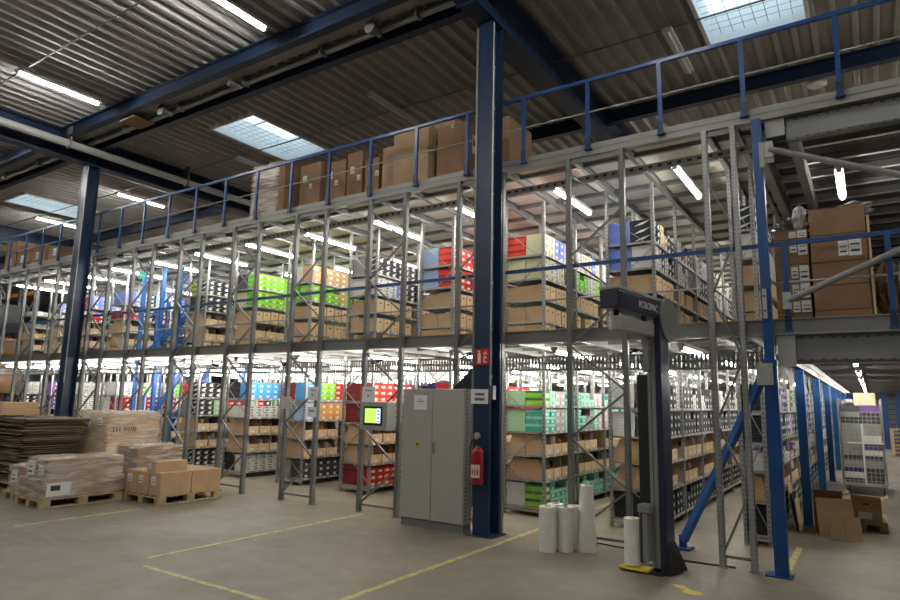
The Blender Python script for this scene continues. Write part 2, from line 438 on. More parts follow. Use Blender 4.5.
while y < 20: j.box(XD0, XD1, y-.03, y+.03, 4.985, 5.045, GALVD); y += .65
j.build('cross_joist', t)
j = MB(); y = .55
while y < 20: j.box(7.45, XR2, y-.03, y+.03, 4.93, 4.938, LAMPW).box(7.45, XR2, y-.005, y+.005, 4.938, 5.045, GALV); y += .62
j.build('bay_cross_joist', t)
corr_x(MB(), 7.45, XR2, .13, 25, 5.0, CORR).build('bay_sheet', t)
sb = MB(); ibeam(sb, (7.73, .16, 4.92), (XR2, .16, 4.92), .10, .26, GALVD, .02)
sb.box(7.73, XR2, .10, .106, 4.68, 4.90, GREYD)
for q in range(50):
    x = 7.72+q*.10
    sb.box(x, x+.035, .097, .099, 4.885, 4.900, SLOT).box(x, x+.035, .097, .099, 4.668, 4.680, SLOT)
sb.box(7.52, 7.72, .06, .085, 4.72, 4.985, GREYP)
for x in (7.40, 7.78): ibeam(sb, (x, .2, 4.93), (x, 24, 4.93), .10, .25, GALV, .012)
sb.build('bay_beam', t)

# slotted trays
LAMPG = mat('lit_zinc', (.50, .50, .47), .5, .1)  # zinc lightened, front light on the rail put into its colour
def slotted_tray(z0, z1, y, label, tall):
    mb = MB(); tm_ = GALV
    mb.box(XD0, 7.40, y, y+(.10 if tall else .03), z0, z0+.008, tm_)
    e_ = .022 if tall else .032
    mb.box(XD0, 7.40, y, y+.004, z0, z0+e_, tm_).box(XD0, 7.40, y, y+.004, z1-e_, z1, tm_)
    step = .052 if tall else .115
    x = XD0
    while x < 7.35:
        mb.box(x, x+step*.6, y, y+.004, z0+.018, z1-.018, tm_); x += step
    if tall:
        mb.box(XD0, 7.40, y, y+.004, (z0+z1)/2-.008, (z0+z1)/2+.008, GALVD)
    return tag(mb.build('slotted_tray'), label, 'cable tray')
slotted_tray(2.14, 2.34, .62, 'grey slotted cable tray under the middle deck', True)
mb = MB().box(XD0, 7.40, .58, .583, 4.78, 4.875, LAMPG).box(XD0, 7.40, .583, .63, 4.872, 4.875, LAMPG).box(XD0, 7.40, .572, .583, 4.775, 4.781, LAMPG)
x = XD0
while x < 7.3:
    mb.box(x, x+.055, .5795, .58, 4.812, 4.845, SLOT); x += .125
tag(mb.build('slotted_rail'), 'pale slotted cable rail under the topmost deck', 'cable rail')
rnd = random.Random(5)
for i in range(7):
    x = [-8.2, -5.7, -3.0, -.9, 1.3, 3.0, 5.6][i]
    pts = [Vector((x+.05*rnd.uniform(-1, 1)+.12*q, .60, 2.36+.06*sin(q*1.3+i))) for q in range(5)]
    tag(MB().path(pts, .012, BLACK).path([p+Vector((.03, -.02, -.03)) for p in pts[:3]], .016, BLACK).build('cable_loop'),
        'loose black cable loop on the lower slotted tray, %s from left' % ORD[i+1], 'cable', 'cable loops on the tray')

# ------------------------------------------------------------------ facade frames
FRN = {4: 'by the thick blue post', 3: 'first right of the nearer blue column', 2: 'right behind the nearer blue column', 1: 'first left of the grey cabinet',
       0: 'second left of the grey cabinet', -1: 'third left of the grey cabinet'}
def frn(k):
    return FRN.get(k, '%s left of the grey cabinet' % ORD[2-k])
SLOTL = mat('slot_grey', (.10, .10, .095), .7)  # lighter slot fill, shade inside the holes put in as colour
def upright(mb, x, y, z0, z1, w, d, m, slots=True):
    mb.box(x-w/2, x+w/2, y-d/2, y-d/2+.004, z0, z1, m).box(x-w/2, x-w/2+.004, y-d/2, y+d/2, z0, z1, m).box(x+w/2-.004, x+w/2, y-d/2, y+d/2, z0, z1, m)
    mb.box(x-w/2, x-w/2+.018, y+d/2-.004, y+d/2, z0, z1, m).box(x+w/2-.018, x+w/2, y+d/2-.004, y+d/2, z0, z1, m)
    if slots:
        z = z0+.06
        while z < z1-.03:
            for s in (-1, 1): mb.box(x+s*w*.28-.004, x+s*w*.28+.004, y-d/2-.0006, y-d/2, z, z+.013, SLOTL)
            mb.box(x+w/2, x+w/2+.0006, y-.008, y+.002, z, z+.014, SLOTL)
            z += .05
for kk in range(NX0, NX1+1):
    x0 = kk*P; x1 = x0+(RW if kk < 4 else .31)
    t = thing('facade_frame', (x0, 0, 0), 'tall galvanised rack frame at the front, %s' % frn(kk), 'rack frame', 'front rack frames')
    for x in (x0, x1):
        mb = MB(); w = .064 if kk != 4 else .062
        upright(mb, x, 0, .006, 4.92, w, .07, GALVD if kk < 4 else GALV, kk > -2)
        mb.box(x-.055, x+.055, -.05, .05, 0, .006, GALVD)
        mb.build('upright', t)
    d = MB(); z = .12; left = True
    d.box(x0+.03, x1-.03, -.012, .012, .10, .13, GALVD)
    st = .575 if kk < 4 else .70
    while z+st < 4.9:
        a, c = ((x0, x1) if left else (x1, x0)); d.bar((a, 0, z), (c, 0, z+st), .022, .030, GALVD, (0, 1, 0)); z += st; left = not left
    d.box(x0, x1, -.012, .012, 4.84, 4.87, GALVD)
    d.build('bracing', t)
    MB().box(x0-.05, x1+.05, .036, .05, 4.86, 4.93, GALVD).build('head_rail', t)

# ------------------------------------------------------------------ guard rails
def railing(z, posts, label, x0, x1, y=0.02, zt=6.0):
    t = thing('guard_railing', (posts[0], y, z), label, 'railing')
    for x in posts:
        MB().box(x-.025, x+.025, y-.02, y+.02, z-.06, zt-.02, BLUE).box(x-.045, x+.045, y-.03, y+.03, z-.075, z-.055, BLUE).box(x-.035, x+.035, y-.025, y-.02, z-.06, z+.10, NAVY).build('post', t)
    MB().bar((x0, y, zt), (x1, y, zt), .045, .045, BLUE).build('top_rail', t)
    return t
posts = [-13.51+.947*i for i in range(0, 26)]
t = railing(5.08, posts, 'blue guard railing along the topmost deck edge', XD0, XR2, .02, 5.98)
MB().tube((XD0, .02, 5.53), (XR2, .02, 5.53), .012, GREYP, 8).build('mid_rail', t)
t = railing(2.57, [7.64, 8.57, 9.5, 10.43, 11.4], 'blue guard railing along the middle deck edge', XD0, XR2, .055, 3.47)
MB().tube((XD0, .055, 3.04), (XR2, .055, 3.04), .012, GREYP, 8).build('mid_rail', t)

# ------------------------------------------------------------------ blue posts of the corridor
BX = 7.446
CORB = mat('corridor_blue_lit', (.014, .10, .33), .35, 0, .1, 3)  # blue paint brightened, aisle light on posts and brace put into colour
t = thing('blue_corner_post', (BX, 0, 0), 'tall thick blue post at the corner of the racking', 'post')
MB().box(BX-.065, BX+.065, -.06, .05, .01, 2.2, BLUE).box(BX-.05, BX+.05, -.05, .04, 2.2, 4.93, BLUE).build('shaft', t, bevel=.006)
MB().box(BX-.15, BX+.10, -.12, .10, 0, .012, BLUE).build('base_plate', t)
MB().box(BX-.03, BX+.01, -.10, -.062, 2.64, 2.96, GREYP).tube((BX-.01, -.105, 2.72), (BX-.01, -.10, 2.72), .012, SLOT).tube((BX-.01, -.105, 2.88), (BX-.01, -.10, 2.88), .012, SLOT).build('lower_bracket', t)
MB().box(BX+.02, BX+.07, -.09, -.052, 4.33, 4.62, GREYP).box(BX+.07, BX+.16, -.05, -.04, 4.38, 4.60, GREYP).build('upper_bracket', t)
MB().box(BX-.13, BX+.03, -.085, -.066, 1.93, 2.16, GREYP).build('mounting_plate', t)
brace = lambda a, c, lab: tag(MB().tube(a, c, .035, GREYD, 12).box(a[0]-.05, a[0]+.03, a[1]-.012, a[1]+.012, a[2]-.09, a[2]+.09, GREYP).build('wind_brace'), lab, 'brace')
brace((7.66, -.08, 2.82), (10.6, -.08, 4.10), 'grey round brace slanting up across the wrapped brown cartons')
brace((7.58, -.15, 4.50), (10.6, -.15, 3.15), 'grey round brace slanting down below the upper right beam')
t = thing('diagonal_brace', (6.30, .62, 0), 'blue diagonal brace rising from the floor to the corner post', 'brace')
MB().bar((6.33, .62, .10), (7.36, .06, 2.02), .085, .07, CORB).build('strut', t)
MB().box(6.22, 6.42, .52, .72, 0, .02, BLUE).box(6.28, 6.36, .60, .64, .02, .16, BLUE).build('foot', t)
for m in range(1, 11):
    y = 3.423*m; t = thing('blue_corridor_post', (BX-.02, y, 0), 'slim blue post of the right corridor, %s from the corner post' % ORD[m], 'post', 'blue corridor posts')
    MB().box(BX-.07, BX+.05, y-.05, y+.05, .01, 2.27, CORB).build('shaft', t)
    MB().box(BX-.11, BX+.09, y-.09, y+.09, 0, .012, BLUE).build('base_plate', t)
t = thing('corridor_header', (BX, 18, 2.27), 'long pale header beam resting on the blue corridor posts', 'beam')
MB().box(BX-.06, BX+.06, .1, 35, 2.36, 2.46, GREYD).build('beam', t)
MB().box(BX-.05, BX+.05, .1, 35, 2.27, 2.36, BLACK).build('black_strip', t)
for i, (x, y) in enumerate(((8.80, 26.5), (9.35, 26.5), (11.2, 18.0), (11.2, 9.0))):
    t = thing('far_blue_column', (x, y, 0), 'blue column at the far end of the corridor, %s' % ['left of the pair', 'right of the pair', 'farther one by the right side', 'nearer one by the right side'][i], 'column', 'far blue columns')
    MB().box(x-.12, x+.12, y-.12, y-.10, 0, 2.5, BLUE).box(x-.12, x+.12, y+.10, y+.12, 0, 2.5, BLUE).box(x-.01, x+.01, y-.1, y+.1, 0, 2.5, BLUE).build('shaft', t)
    MB().box(x-.17, x+.17, y-.17, y+.17, 0, .015, BLUE).build('base_plate', t)
t = thing('blue_ladder', (9.15, 31, 0), 'blue rack ladder against the pale back wall', 'ladder')
for x in (8.75, 9.35): MB().box(x-.03, x+.03, 30.97, 31.03, 0, 2.4, BLUE).build('rail', t)
for q in range(9): MB().box(8.75, 9.35, 30.98, 31.02, .2+q*.25, .23+q*.25, BLUE).build('rung', t)

# ------------------------------------------------------------------ racks
def rname(k):
    return {4: 'end rack by blue post', 3: 'second rack right of column', 2: 'first rack right of column'}.get(k, '%s rack left of column' % ORD[2-k])
LOW = [.13, .53, .90, 1.25, 1.65]
UPP = [2.68, 2.96, 3.31, 3.65, 4.04]
def nbays(k): return {4: 14, 3: 11, 2: 9}.get(k, 8)
def rack(k, level):
    z0 = 0 if level == 0 else H1+.002
    zs = LOW if level == 0 else UPP
    top = 2.47 if level == 0 else 4.90
    x0 = k*P; x1 = x0+(RW if k < 4 else .31); nb = nbays(k); ys = Y0
    if k == -4: ys = Y0+2*BAY; nb -= 2          # the stair stands in the first bays
    t = thing('shelf_rack', (x0, ys, z0), 'grey steel shelving rack, %s, %s' % (rname(k), 'ground level' if level == 0 else 'upper level'), 'shelf rack', 'shelving racks')
    for i in range(nb+1):
        y = ys+i*BAY
        for x in (x0+.02, x1-.02):
            mb = MB().box(x-.024, x+.024, y-.02, y-.016, z0, top, GALV).box(x-.024, x-.020, y-.02, y+.02, z0, top, GALV).box(x+.020, x+.024, y-.02, y+.02, z0, top, GALV)
            if i < 2 and k > -2:
                z = z0+.05
                while z < top-.03: mb.box(x-.006, x+.006, y-.0206, y-.02, z, z+.02, SLOT).box(x+.024, x+.0246, y-.006, y+.006, z, z+.02, SLOT); z += .06
            mb.build('upright', t)
    for i in range(min(nb+1, 4)):
        br = MB(); y = ys+i*BAY; z = z0+.2; left = False
        br.box(x0+.03, x1-.03, y-.01, y+.01, z0+.06, z0+.09, GALV)
        while z+.55 < top:
            a, c = ((x0+.03, x1-.03) if left else (x1-.03, x0+.03)); br.bar((a, y, z), (c, y, z+.55), .010, .020, GALV, (0, 1, 0)); z += .55; left = not left
        br.build('bracing', t)
    for i in range(nb):
        ya = ys+i*BAY
        for z in zs:
            m = MB().box(x0+.045, x1-.045, ya+.024, ya+BAY-.024, z-.012, z-.004, GALV)
            m.box(x1-.03, x1-.005, ya+.022, ya+BAY-.022, z-.035, z, GALV).box(x0+.005, x0+.03, ya+.022, ya+BAY-.022, z-.035, z, GALV)
            if i == 0: m.box(x0+.03, x1-.03, ya+.0, ya+.022, z-.03, z, GALV)
            if (k >= 0 or i == 0) and i < 6:
                rr = random.Random(i*31+int(z*100)+k)
                for q in range(5): yy = ya+.08+q*.25+rr.uniform(-.03, .03); m.box(x1-.005, x1-.0035, yy, yy+.06, z-.03, z-.003, WHITE)
            m.build('shelf', t)
    return t
for k in range(NX0, NX1+1):
    for lv in (0, 1): rack(k, lv)

# ---- box styles: (body, lid, sticker, end pattern)
C = {n: srgb(h) for n, h in dict(
    red='b3141a', darkred='7d1220', orange='e8431f', green='58c322', lime='8ccf3a', teal='3fae96', mint='9adcc0', grey='8f8f88',
    darkgrey='3b3b3c', black='17171a', white='d6d5cf', cream='cfcba6', skyblue='3f9bd8', lightblue='9db9d6', periwinkle='7486d8', navy='1c2a6e',
    purple='6d4a8c', pink='b9aaa8', tan='c39a66', amber='d79a45', tealgreen='1f7a4a', yellowgreen='a9b82a', palegreen='a8cfa0').items()}
def cm(n): return mat('printed_board_'+n, C[n], .6, 0, .05, 8)
SBL, SBW, SBH = .325, .198, .113
BOXMESH = {}
def box_mesh(style):
    if style in BOXMESH: return BOXMESH[style]
    body = cm({'coal': 'black', 'slate': 'darkgrey'}.get(style, style)); st = WHITE if style not in ('white', 'cream', 'grey', 'mint') else cm('grey')
    mb = MB(); l, w, h = SBL/2, SBW/2, SBH
    lidm = {'black': 'black', 'green': 'lime', 'orange': 'red', 'teal': 'mint', 'yellowgreen': 'tealgreen', 'purple': 'purple', 'white': 'white', 'tan': 'tan', 'red': 'red', 'cream': 'cream', 'coal': 'black', 'slate': 'darkgrey'}.get(style, style)
    mb.box(-l+.003, l-.003, -w+.003, w-.003, 0, h-.04, body).box(-l, l, -w, w, h-.038, h-.002, cm(lidm))
    mb.box(l-.003, l-.0012, -.035, .035, .015, .060, st)           # end label
    if style in ('black', 'darkgrey'):                             # white slash on end and side
        mb.quad([(l+.0006, -w*.75, .03), (l+.0006, -w*.1, .05), (l+.0006, w*.8, .105), (l+.0006, -w*.3, .07)], WHITE)
        mb.quad([(-l*.7, -w-.0006, .02), (l*.1, -w-.0006, .04), (l*.8, -w-.0006, .10), (-l*.1, -w-.0006, .065)], WHITE)
    if style in ('yellowgreen',):
        mb.quad([(-l, -w-.0006, .005), (l, -w-.0006, .04), (l, -w-.0006, .075), (-l, -w-.0006, .05)], cm('lime'))
    if style in ('green',): mb.quad([(l+.0006, -w*.9, .05), (l+.0006, w*.9, .05), (l+.0006, w*.9, .08), (l+.0006, -w*.9, .08)], cm('yellowgreen'))
    if style in ('orange', 'red'): mb.box(l-.003, l-.001, -.075, -.045, .02, .05, cm('cream'))
    if style in ('grey', 'white'): mb.quad([(l+.0006, -w*.8, .085), (l+.0006, w*.3, .085), (l+.0006, w*.3, .10), (l+.0006, -w*.8, .10)], cm('darkgrey'))
    BOXMESH[style] = mb; return mb
def bin_mesh(kind):
    key = 'bin_'+kind
    if key in BOXMESH: return BOXMESH[key]
    mb = MB(); l = .165
    if kind == 'open':      # low cut front toward +X
        w, h, fh = .148, .30, .155
        mb.box(-l, l, -w, w, 0, .006, KRAFT).box(-l, -l+.006, -w, w, 0, h, KRAFT)
        for s in (-1, 1):
            y = s*(w-.004)
            vs = [(-l, y-.003, 0), (l, y-.003, 0), (l, y-.003, fh), (l-.06, y-.003, fh+.02), (l-.10, y-.003, h), (-l, y-.003, h)]
            vs2 = [(a, b+.006, c) for a, b, c in vs]; n = 6
            mb.add(vs+vs2, [tuple(range(5, -1, -1)), tuple(range(6, 12))]+[(i, (i+1) % n, n+(i+1) % n, n+i) for i in range(n)], KRAFT)
        mb.box(l-.006, l, -w, w, 0, fh, KRAFTL).box(l+.0, l+.0012, -.04, .04, .03, .075, WHITE)
    else:                   # closed front with hand hole
        w, h = .098, .285
        mb.box(-l, l, -w, w, 0, .006, KRAFT).box(-l, -l+.006, -w, w, 0, h, KRAFT).box(l-.006, l, -w, w, 0, h, KRAFTL)
        for s in (-1, 1): mb.box(-l+.006, l-.006, s*w-(.006 if s > 0 else 0), s*w+(.006 if s < 0 else 0), 0, h, KRAFT)
        n = 12; vs = [(l+.0008, .034*cos(2*pi*i/n), .20+.016*sin(2*pi*i/n)) for i in range(n)]
        mb.quad(vs, SLOT)
    BOXMESH[key] = mb; return mb
# ---- content plan: per rack, per level, per shelf: (style list for aisle side, style list for far side, layers)
S = 'bin'; U = 'arc'
PLAN0 = {
    4: [(['coal', 'tealgreen', 'coal'], 'coal', 3), S, (['white', 'white', 'tan', 'purple'], 'white', 2), (['coal', 'tealgreen', 'white', 'purple'], 'coal', 3), (['coal', 'white', 'tealgreen', 'white', 'purple'], 'coal', 3)],
    3: [('coal', 'black', 3), S, S, (['slate', 'slate', 'coal'], 'white', 3), (['slate', 'coal', 'white', 'slate'], 'white', 3)],
    2: [(['teal', 'teal', 'mint'], 'white', 3), S, S, (['teal', 'pink', 'mint', 'teal', 'grey'], 'palegreen', 3), (['mint', 'pink', 'teal', 'teal'], 'palegreen', 2)],
    1: [('red', 'red', 3), S, S, ('red', 'red', 3), (['red', 'orange', 'red', 'white'], 'navy', 3)],
    0: [(['red', 'orange'], 'darkred', 3), S, S, (['red', 'orange', 'red'], 'darkred', 3), (['orange', 'orange', 'red'], 'darkred', 3)],
    -1: [('slate', 'grey', 3), S, S, (['lightblue', 'amber', 'amber', 'orange'], 'grey', 3), (['skyblue', 'green', 'red', 'darkgrey', 'red'], 'darkred', 3)],
    -2: [('white', 'black', 3), S, S, (['white', 'white', 'grey'], 'white', 2), (['skyblue', 'skyblue', 'purple'], 'black', 3)],
    -3: [('black', 'palegreen', 3), S, S, (['black', 'palegreen', 'orange', 'white'], 'grey', 3), (['black', 'black', 'periwinkle', 'black'], 'orange', 3)],
    -4: [('white', 'white', 3), S, S, (['white', 'red', 'white'], 'white', 3), (['green', 'tealgreen', 'red', 'white'], 'white', 3)],
    -5: [('white', 'red', 3), S, S, (['red', 'white', 'red'], 'white', 3), (['white', 'red', 'white', 'green'], 'white', 3)],
    -6: [('grey', 'white', 3), S, S, (['white', 'grey', 'white'], 'grey', 3), (['grey', 'white', 'red'], 'white', 3)],
    -7: [('purple', 'grey', 3), S, S, (['purple', 'purple', 'white'], 'purple', 3), (['purple', 'red', 'purple'], 'purple', 3)],
    -8: [('black', 'grey', 3), S, S, (['black', 'white'], 'black', 3), (['grey', 'black', 'white'], 'grey', 3)]}
PLAN1 = {
    4: [U, U, U, ('white', 'white', 3), ('black', 'black', 3)],
    3: [U, U, U, (['white', 'black', 'black', 'white', 'pink', 'grey'], 'periwinkle', 3), (['black', 'cream', 'slate', 'white', 'tan'], 'periwinkle', 3)],
    2: [U, U, U, (['cream', 'cream', 'black', 'green', 'white'], 'cream', 3), (['cream', 'periwinkle', 'white', 'white'], 'orange', 3)],
    1: [U, U, U, (['orange', 'red', 'orange'], 'lightblue', 3), (['orange', 'red', 'orange', 'white'], 'lightblue', 3)],
    0: [U, U, U, (['white', 'periwinkle', 'black', 'black'], 'white', 3), (['black', 'black', 'darkgrey'], 'grey', 3)],
    -1: [U, U, U, (['lime', 'green', 'tan', 'tan'], 'green', 3), (['tan', 'tan', 'tan'], 'white', 3)],
    -2: [U, S, U, (['green', 'green', 'lime'], 'cream', 3), (['green', 'lime', 'green'], 'darkgrey', 3)],
    -3: [U, S, S, ('black', 'black', 3), ('black', 'yellowgreen', 3)],
    -4: [U, S, U, (['red', 'periwinkle'], 'navy', 3), (['navy', 'red', 'periwinkle'], 'navy', 3)],
    -5: [U, S, S, (['red', 'black', 'red'], 'red', 2), (['periwinkle', 'black', 'lightblue'], 'periwinkle', 3)],
    -6: [U, S, S, (['red', 'black', 'grey'], 'grey', 2), (['periwinkle', 'lightblue', 'black'], 'red', 3)],
    -7: [U, S, S, (['white', 'grey', 'red'], 'white', 1), (['periwinkle', 'white'], 'grey', 2)],
    -8: [U, S, S, (['grey', 'white'], 'grey', 1), (['white', 'grey'], 'white', 1)]}
def vis_y(x, k, margin=0.0):
    """Y up to which the aisle side of rack k is seen past the front of the next rack"""
    if k >= 4: return 14.0
    t = ((k+1)*P-x)/(CAM.x-x)
    return (Y0-CAM.y*t)/(1-t)+margin
ITEMS = []   # kind, style, x, y, z, rot180, size score, label bits, lit shift
LUMPS = []
for k in range(NX0, NX1+1):
    for lv, plan in ((0, PLAN0[k]), (1, PLAN1[k])):
        zs = LOW if lv == 0 else UPP
        tops = zs[1:]+[2.38 if lv == 0 else 4.70]
        ys = Y0+(2*BAY if k == -4 else 0)
        for si, sp in enumerate(plan):
            z = zs[si]; gap = tops[si]-z-.04
            for side in ((1, 0) if k < 4 else (1,)):
                xc = (k*P+RW-.03-SBL/2) if side else (k*P+.03+SBL/2)
                if k == 4: xc = 4*P+.155
                ymax = vis_y(k*P+RW, k, 1.6)
                if not side: ymax = ys+1.0 if si < 3 else ys+1.3
                lvl = 'upstairs' if lv else 'downstairs'
                if sp in (S, U):
                    kind = 'open' if (sp == S or lv == 0) else 'arc'
                    w = .302 if kind == 'open' else .205; y = ys+.05+w/2; n = 1
                    if lv == 1 and si == 0 and side == 0: pass
                    while y < ymax:
                        bay = int((y-ys)/BAY); b0 = ys+bay*BAY+.03; b1 = ys+(bay+1)*BAY-.03
                        if bay >= nbays(k)-(2 if k == -4 else 0): break
                        if y-w/2 < b0: y = b0+w/2
                        if y+w/2 > b1: y = b1+.06+w/2+.001; continue
                        rr = random.Random(hash((k, lv, si, side, n)) & 0xffff)
                        if gap > .2 and not (lv == 1 and si == 0 and rr.random() < .3):
                            hs = min(1.0 if kind == 'open' else rr.uniform(.80, .90), (gap-.005)/(.30 if kind == 'open' else .285))
                            if kind == 'arc' and n > 2 and rr.random() < .08: n += 1; y += w+.01; continue
                            ITEMS.append(('bin', kind, xc+rr.uniform(-.004, .006), y, z, side, hs, (k, lvl, si, side, n, 1)))
                            LUMPS.append((xc, y, z+(.08 if kind == 'open' else .14), w*.42, rr.choice(['black', 'white', 'grey', 'black', 'white', 'pink', 'navy', 'tan']), min(hs*(.22 if kind == 'open' else .14), gap-.10)))
                        n += 1; y += w+rr.uniform(.004, .02)
                else:
                    aisle, far, layers = sp; stl = aisle if side else far
                    if isinstance(stl, str): stl = [stl]
                    y = ys+.045+SBW/2; n = 1
                    lay = min(layers, int(gap/SBH))
                    if si == 4: lay = layers
                    while y < ymax:
                        bay = int((y-ys)/BAY); b0 = ys+bay*BAY+.025; b1 = ys+(bay+1)*BAY-.025
                        if bay >= nbays(k)-(2 if k == -4 else 0): break
                        if y-SBW/2 < b0: y = b0+SBW/2
                        if y+SBW/2 > b1: y = b1+.05+SBW/2+.001; continue
                        rr = random.Random(hash((k, lv, si, side, n, 5)) & 0xffff)
                        style = stl[((n-1)//2) % len(stl)] if (rr.random() < .8 or n < 3) else rr.choice(stl)
                        if n <= 1 and side == 1 and lv == 0 and k == 2 and si in (0, 4): style = 'yellowgreen'
                        L = lay if rr.random() < .78 or n < 3 else max(1, lay-1)
                        for q in range(L):
                            ITEMS.append(('box', style, xc+rr.uniform(-.006, .006), y, z+q*SBH, side, 1.0, (k, lvl, si, side, n, q+1)))
                        n += 1; y += SBW+rr.uniform(.001, .006)
def score(it):
    kind, style, x, y, z, side, hs, (k, lvl, si, sd, n, q) = it
    d = (Vector((x, y, z))-CAM).length
    vis = (y < vis_y(k*P+RW, k, 0)) if side else n == 1
    if k == 1 and lvl == 'downstairs' and z < 1.7: vis = False
    if k == 2 and x < 3.9 and n > 1: vis = False
    return (0 if vis else 1, d)
SHELF = ['lowest', 'second', 'third', 'fourth', 'top']
CN = {'coal': 'black', 'slate': 'dark-grey', 'darkred': 'dark-red', 'lime': 'lime-green', 'darkgrey': 'dark-grey', 'skyblue': 'sky-blue', 'lightblue': 'light-blue', 'tealgreen': 'deep-green',
      'yellowgreen': 'yellow-green', 'palegreen': 'pale-green', 'amber': 'amber-tan'}
def short(k):
    return {4: 'end rack by blue post', 3: 'second rack right of column', 2: 'first rack right of column'}.get(k, '%s rack left of column' % ORD[2-k])
for kd in ('box', 'bin_open', 'bin_arc'):
    items = [i for i in ITEMS if (i[0] == 'box' and kd == 'box') or (i[0] == 'bin' and kd == 'bin_'+i[1])]
    items.sort(key=score)
    solo, rest = items[:298 if kd == 'box' else 290], items[298 if kd == 'box' else 290:]
    meshes = {}
    nmx = {'box': 'shoe_box', 'bin_open': 'picking_bin', 'bin_arc': 'handhole_bin'}[kd]
    for it in solo:
        kind, style, x, y, z, side, hs, (k, lvl, si, sd, n, q) = it
        key = style if kind == 'box' else 'bin_'+style
        if key not in meshes: meshes[key] = (box_mesh(style) if kind == 'box' else bin_mesh(style)).mesh(nmx)
        o = bpy.data.objects.new(nmx, meshes[key]); COL.objects.link(o)
        o.location = (x, y, z); o.scale = (1, 1, hs)
        o.rotation_euler = (0, 0, (0 if side else pi)+random.Random(int(x*997+y*131+z*17)).uniform(-.018, .018))
        half = 'right' if side else 'left'
        if kind == 'box':
            lab = '%s shoebox, %s, %s, %s shelf %s half, %s along, %s layer' % (CN.get(style, style), short(k), lvl, SHELF[si], half, ORD[n], ORD[q])
            lab = lab.replace(' layer', ' up')
            tag(o, lab, 'shoe box', 'shoe boxes on the racks')
        else:
            lab = '%s cardboard bin, %s, %s, %s shelf %s half, %s along' % ('open' if style == 'open' else 'holed', short(k), lvl, SHELF[si], half, ORD[n])
            tag(o, lab, 'bin', 'open picking bins on the racks' if style == 'open' else 'cardboard bins with hand holes on the racks')
    if rest:
        mb = MB(); print(kd, len(solo), len(rest))
        for it in rest:
            kind, style, x, y, z, side, hs, _ = it
            src = box_mesh(style) if kind == 'box' else bin_mesh(style); s = 1 if side else -1
            n0 = len(mb.v); mb.v += [(x+s*a, y+s*b, z+c*hs) for a, b, c in src.v]
            for f, mi in zip(src.f, src.m): mb.f.append(tuple(i+n0 for i in f)); mb.m.append(mb.mi(src.mats[mi]))
        ob = mb.build(nmx)
        tag(ob, {'box': 'mass of coloured shoeboxes deeper in the shelving aisles', 'bin_open': 'mass of open cardboard bins deeper in the shelving aisles',
                 'bin_arc': 'mass of holed cardboard bins deeper in the shelving aisles'}[kd], 'boxes', None, 'stuff')
# goods in the bins
mb = MB(); rr = random.Random(11)
for (x, y, z, w, c, h) in LUMPS:
    for q in range(3):
        cx, cy = x+rr.uniform(-.08, .08), y+rr.uniform(-w*.4, w*.4); rw = rr.uniform(.05, .085); hh = h*rr.uniform(.6, 1.05)
        M2 = Matrix.Translation((cx, cy, z)) @ Matrix.Rotation(rr.uniform(0, 3), 4, 'Z') @ Matrix.Rotation(rr.uniform(-.2, .2), 4, 'X')
        mb.box(-rw*.6, rw*.6, -rw*.4, rw*.4, -.04, hh, cm(c if rr.random() < .6 else rr.choice(['white', 'black', 'grey'])), M2)
tag(mb.build('packed_goods'), 'small bagged goods lying in the cardboard bins', 'goods', None, 'stuff')

# loose special cartons on rack ends
def carton(x0, x1, y0, y1, z0, z1, label, m=KRAFT, tape=True, lab=(), group=None, cat='carton', name='carton', lo=0.0, tm=TAPE):
    t = thing(name, ((x0+x1)/2, (y0+y1)/2, z0), label, cat, group)
    MB().box(x0, x1, y0, y1, z0, z1, m).build('body', t, bevel=.006)
    if tape: 
        xm = (x0+x1)/2
        MB().box(xm-.025, xm+.025, y0-.001, y1+.001, z1-.06, z1+.0012, tm).build('tape', t)
    L = MB(); nl = 0
    for (f, a, c, b, d) in lab:   # face, range along, range in z
        if f == '-Y': L.box(a, c, y0-lo-.002, y0-.0005, b, d, WHITE); ia, ib = a+(c-a)*.15, a+(c-a)*.85; L.box(ia, ib, y0-lo-.003, y0-lo-.002, b+(d-b)*.2, b+(d-b)*.32, INK).box(ia, ib, y0-lo-.003, y0-lo-.002, b+(d-b)*.55, b+(d-b)*.62, INK)
        else: L.box(x1+.0005, x1+lo+.002, a, c, b, d, WHITE); ia, ib = a+(c-a)*.15, a+(c-a)*.55; L.box(x1+lo+.002, x1+lo+.003, ia, ib, b+(d-b)*.4, b+(d-b)*.8, INK)
        nl += 1
    if nl: L.build('label', t)
    return t
# ------------------------------------------------------------------ lamps in the racks
for lv, z in ((0, 2.42), (1, 4.80)):
    for k in range(NX0, NX1):
        x = k*P+RW+.5
        for q in range(7 if lv == 0 else (5 if k < 1 else 7)):
            if lv == 1 and k == 3 and q == 1: continue
            y = .62+q*2.6
            tube_light('aisle_tube_light', (x, y, z), 'bright tube lamp, aisle right of %s, %s, %s from front' % (rname(k).replace(' rack', ' rack'), 'upstairs' if lv else 'downstairs', ORD[q+1]),
                       'light', 1.45, TUBE if lv else TUBEL, 'tube lamps in the aisles', .026, .10)
tube_light('aisle_tube_light', (8.18, 1.55, 4.72), 'bright tube lamp hung on a slotted bar in the upper right bay', 'light', 1.3, TUBE, None, .03, .2)
for i, y in enumerate((3.0, 6.4, 9.8, 13.2, 16.6, 20.0, 23.4, 26.8, 30.2)):
    tube_light('corridor_lamp', (8.16, y, 2.40), 'bright lamp under the corridor ceiling, %s from the front' % ORD[i+1], 'light', 1.2, COVEL, 'corridor lamps', .03, .05)
    if i: tube_light('corridor_lamp', (11.0, y, 2.40), 'bright lamp far right of the corridor, %s from the front' % ORD[i], 'light', 1.2, TUBE, 'corridor lamps', .03, .05)
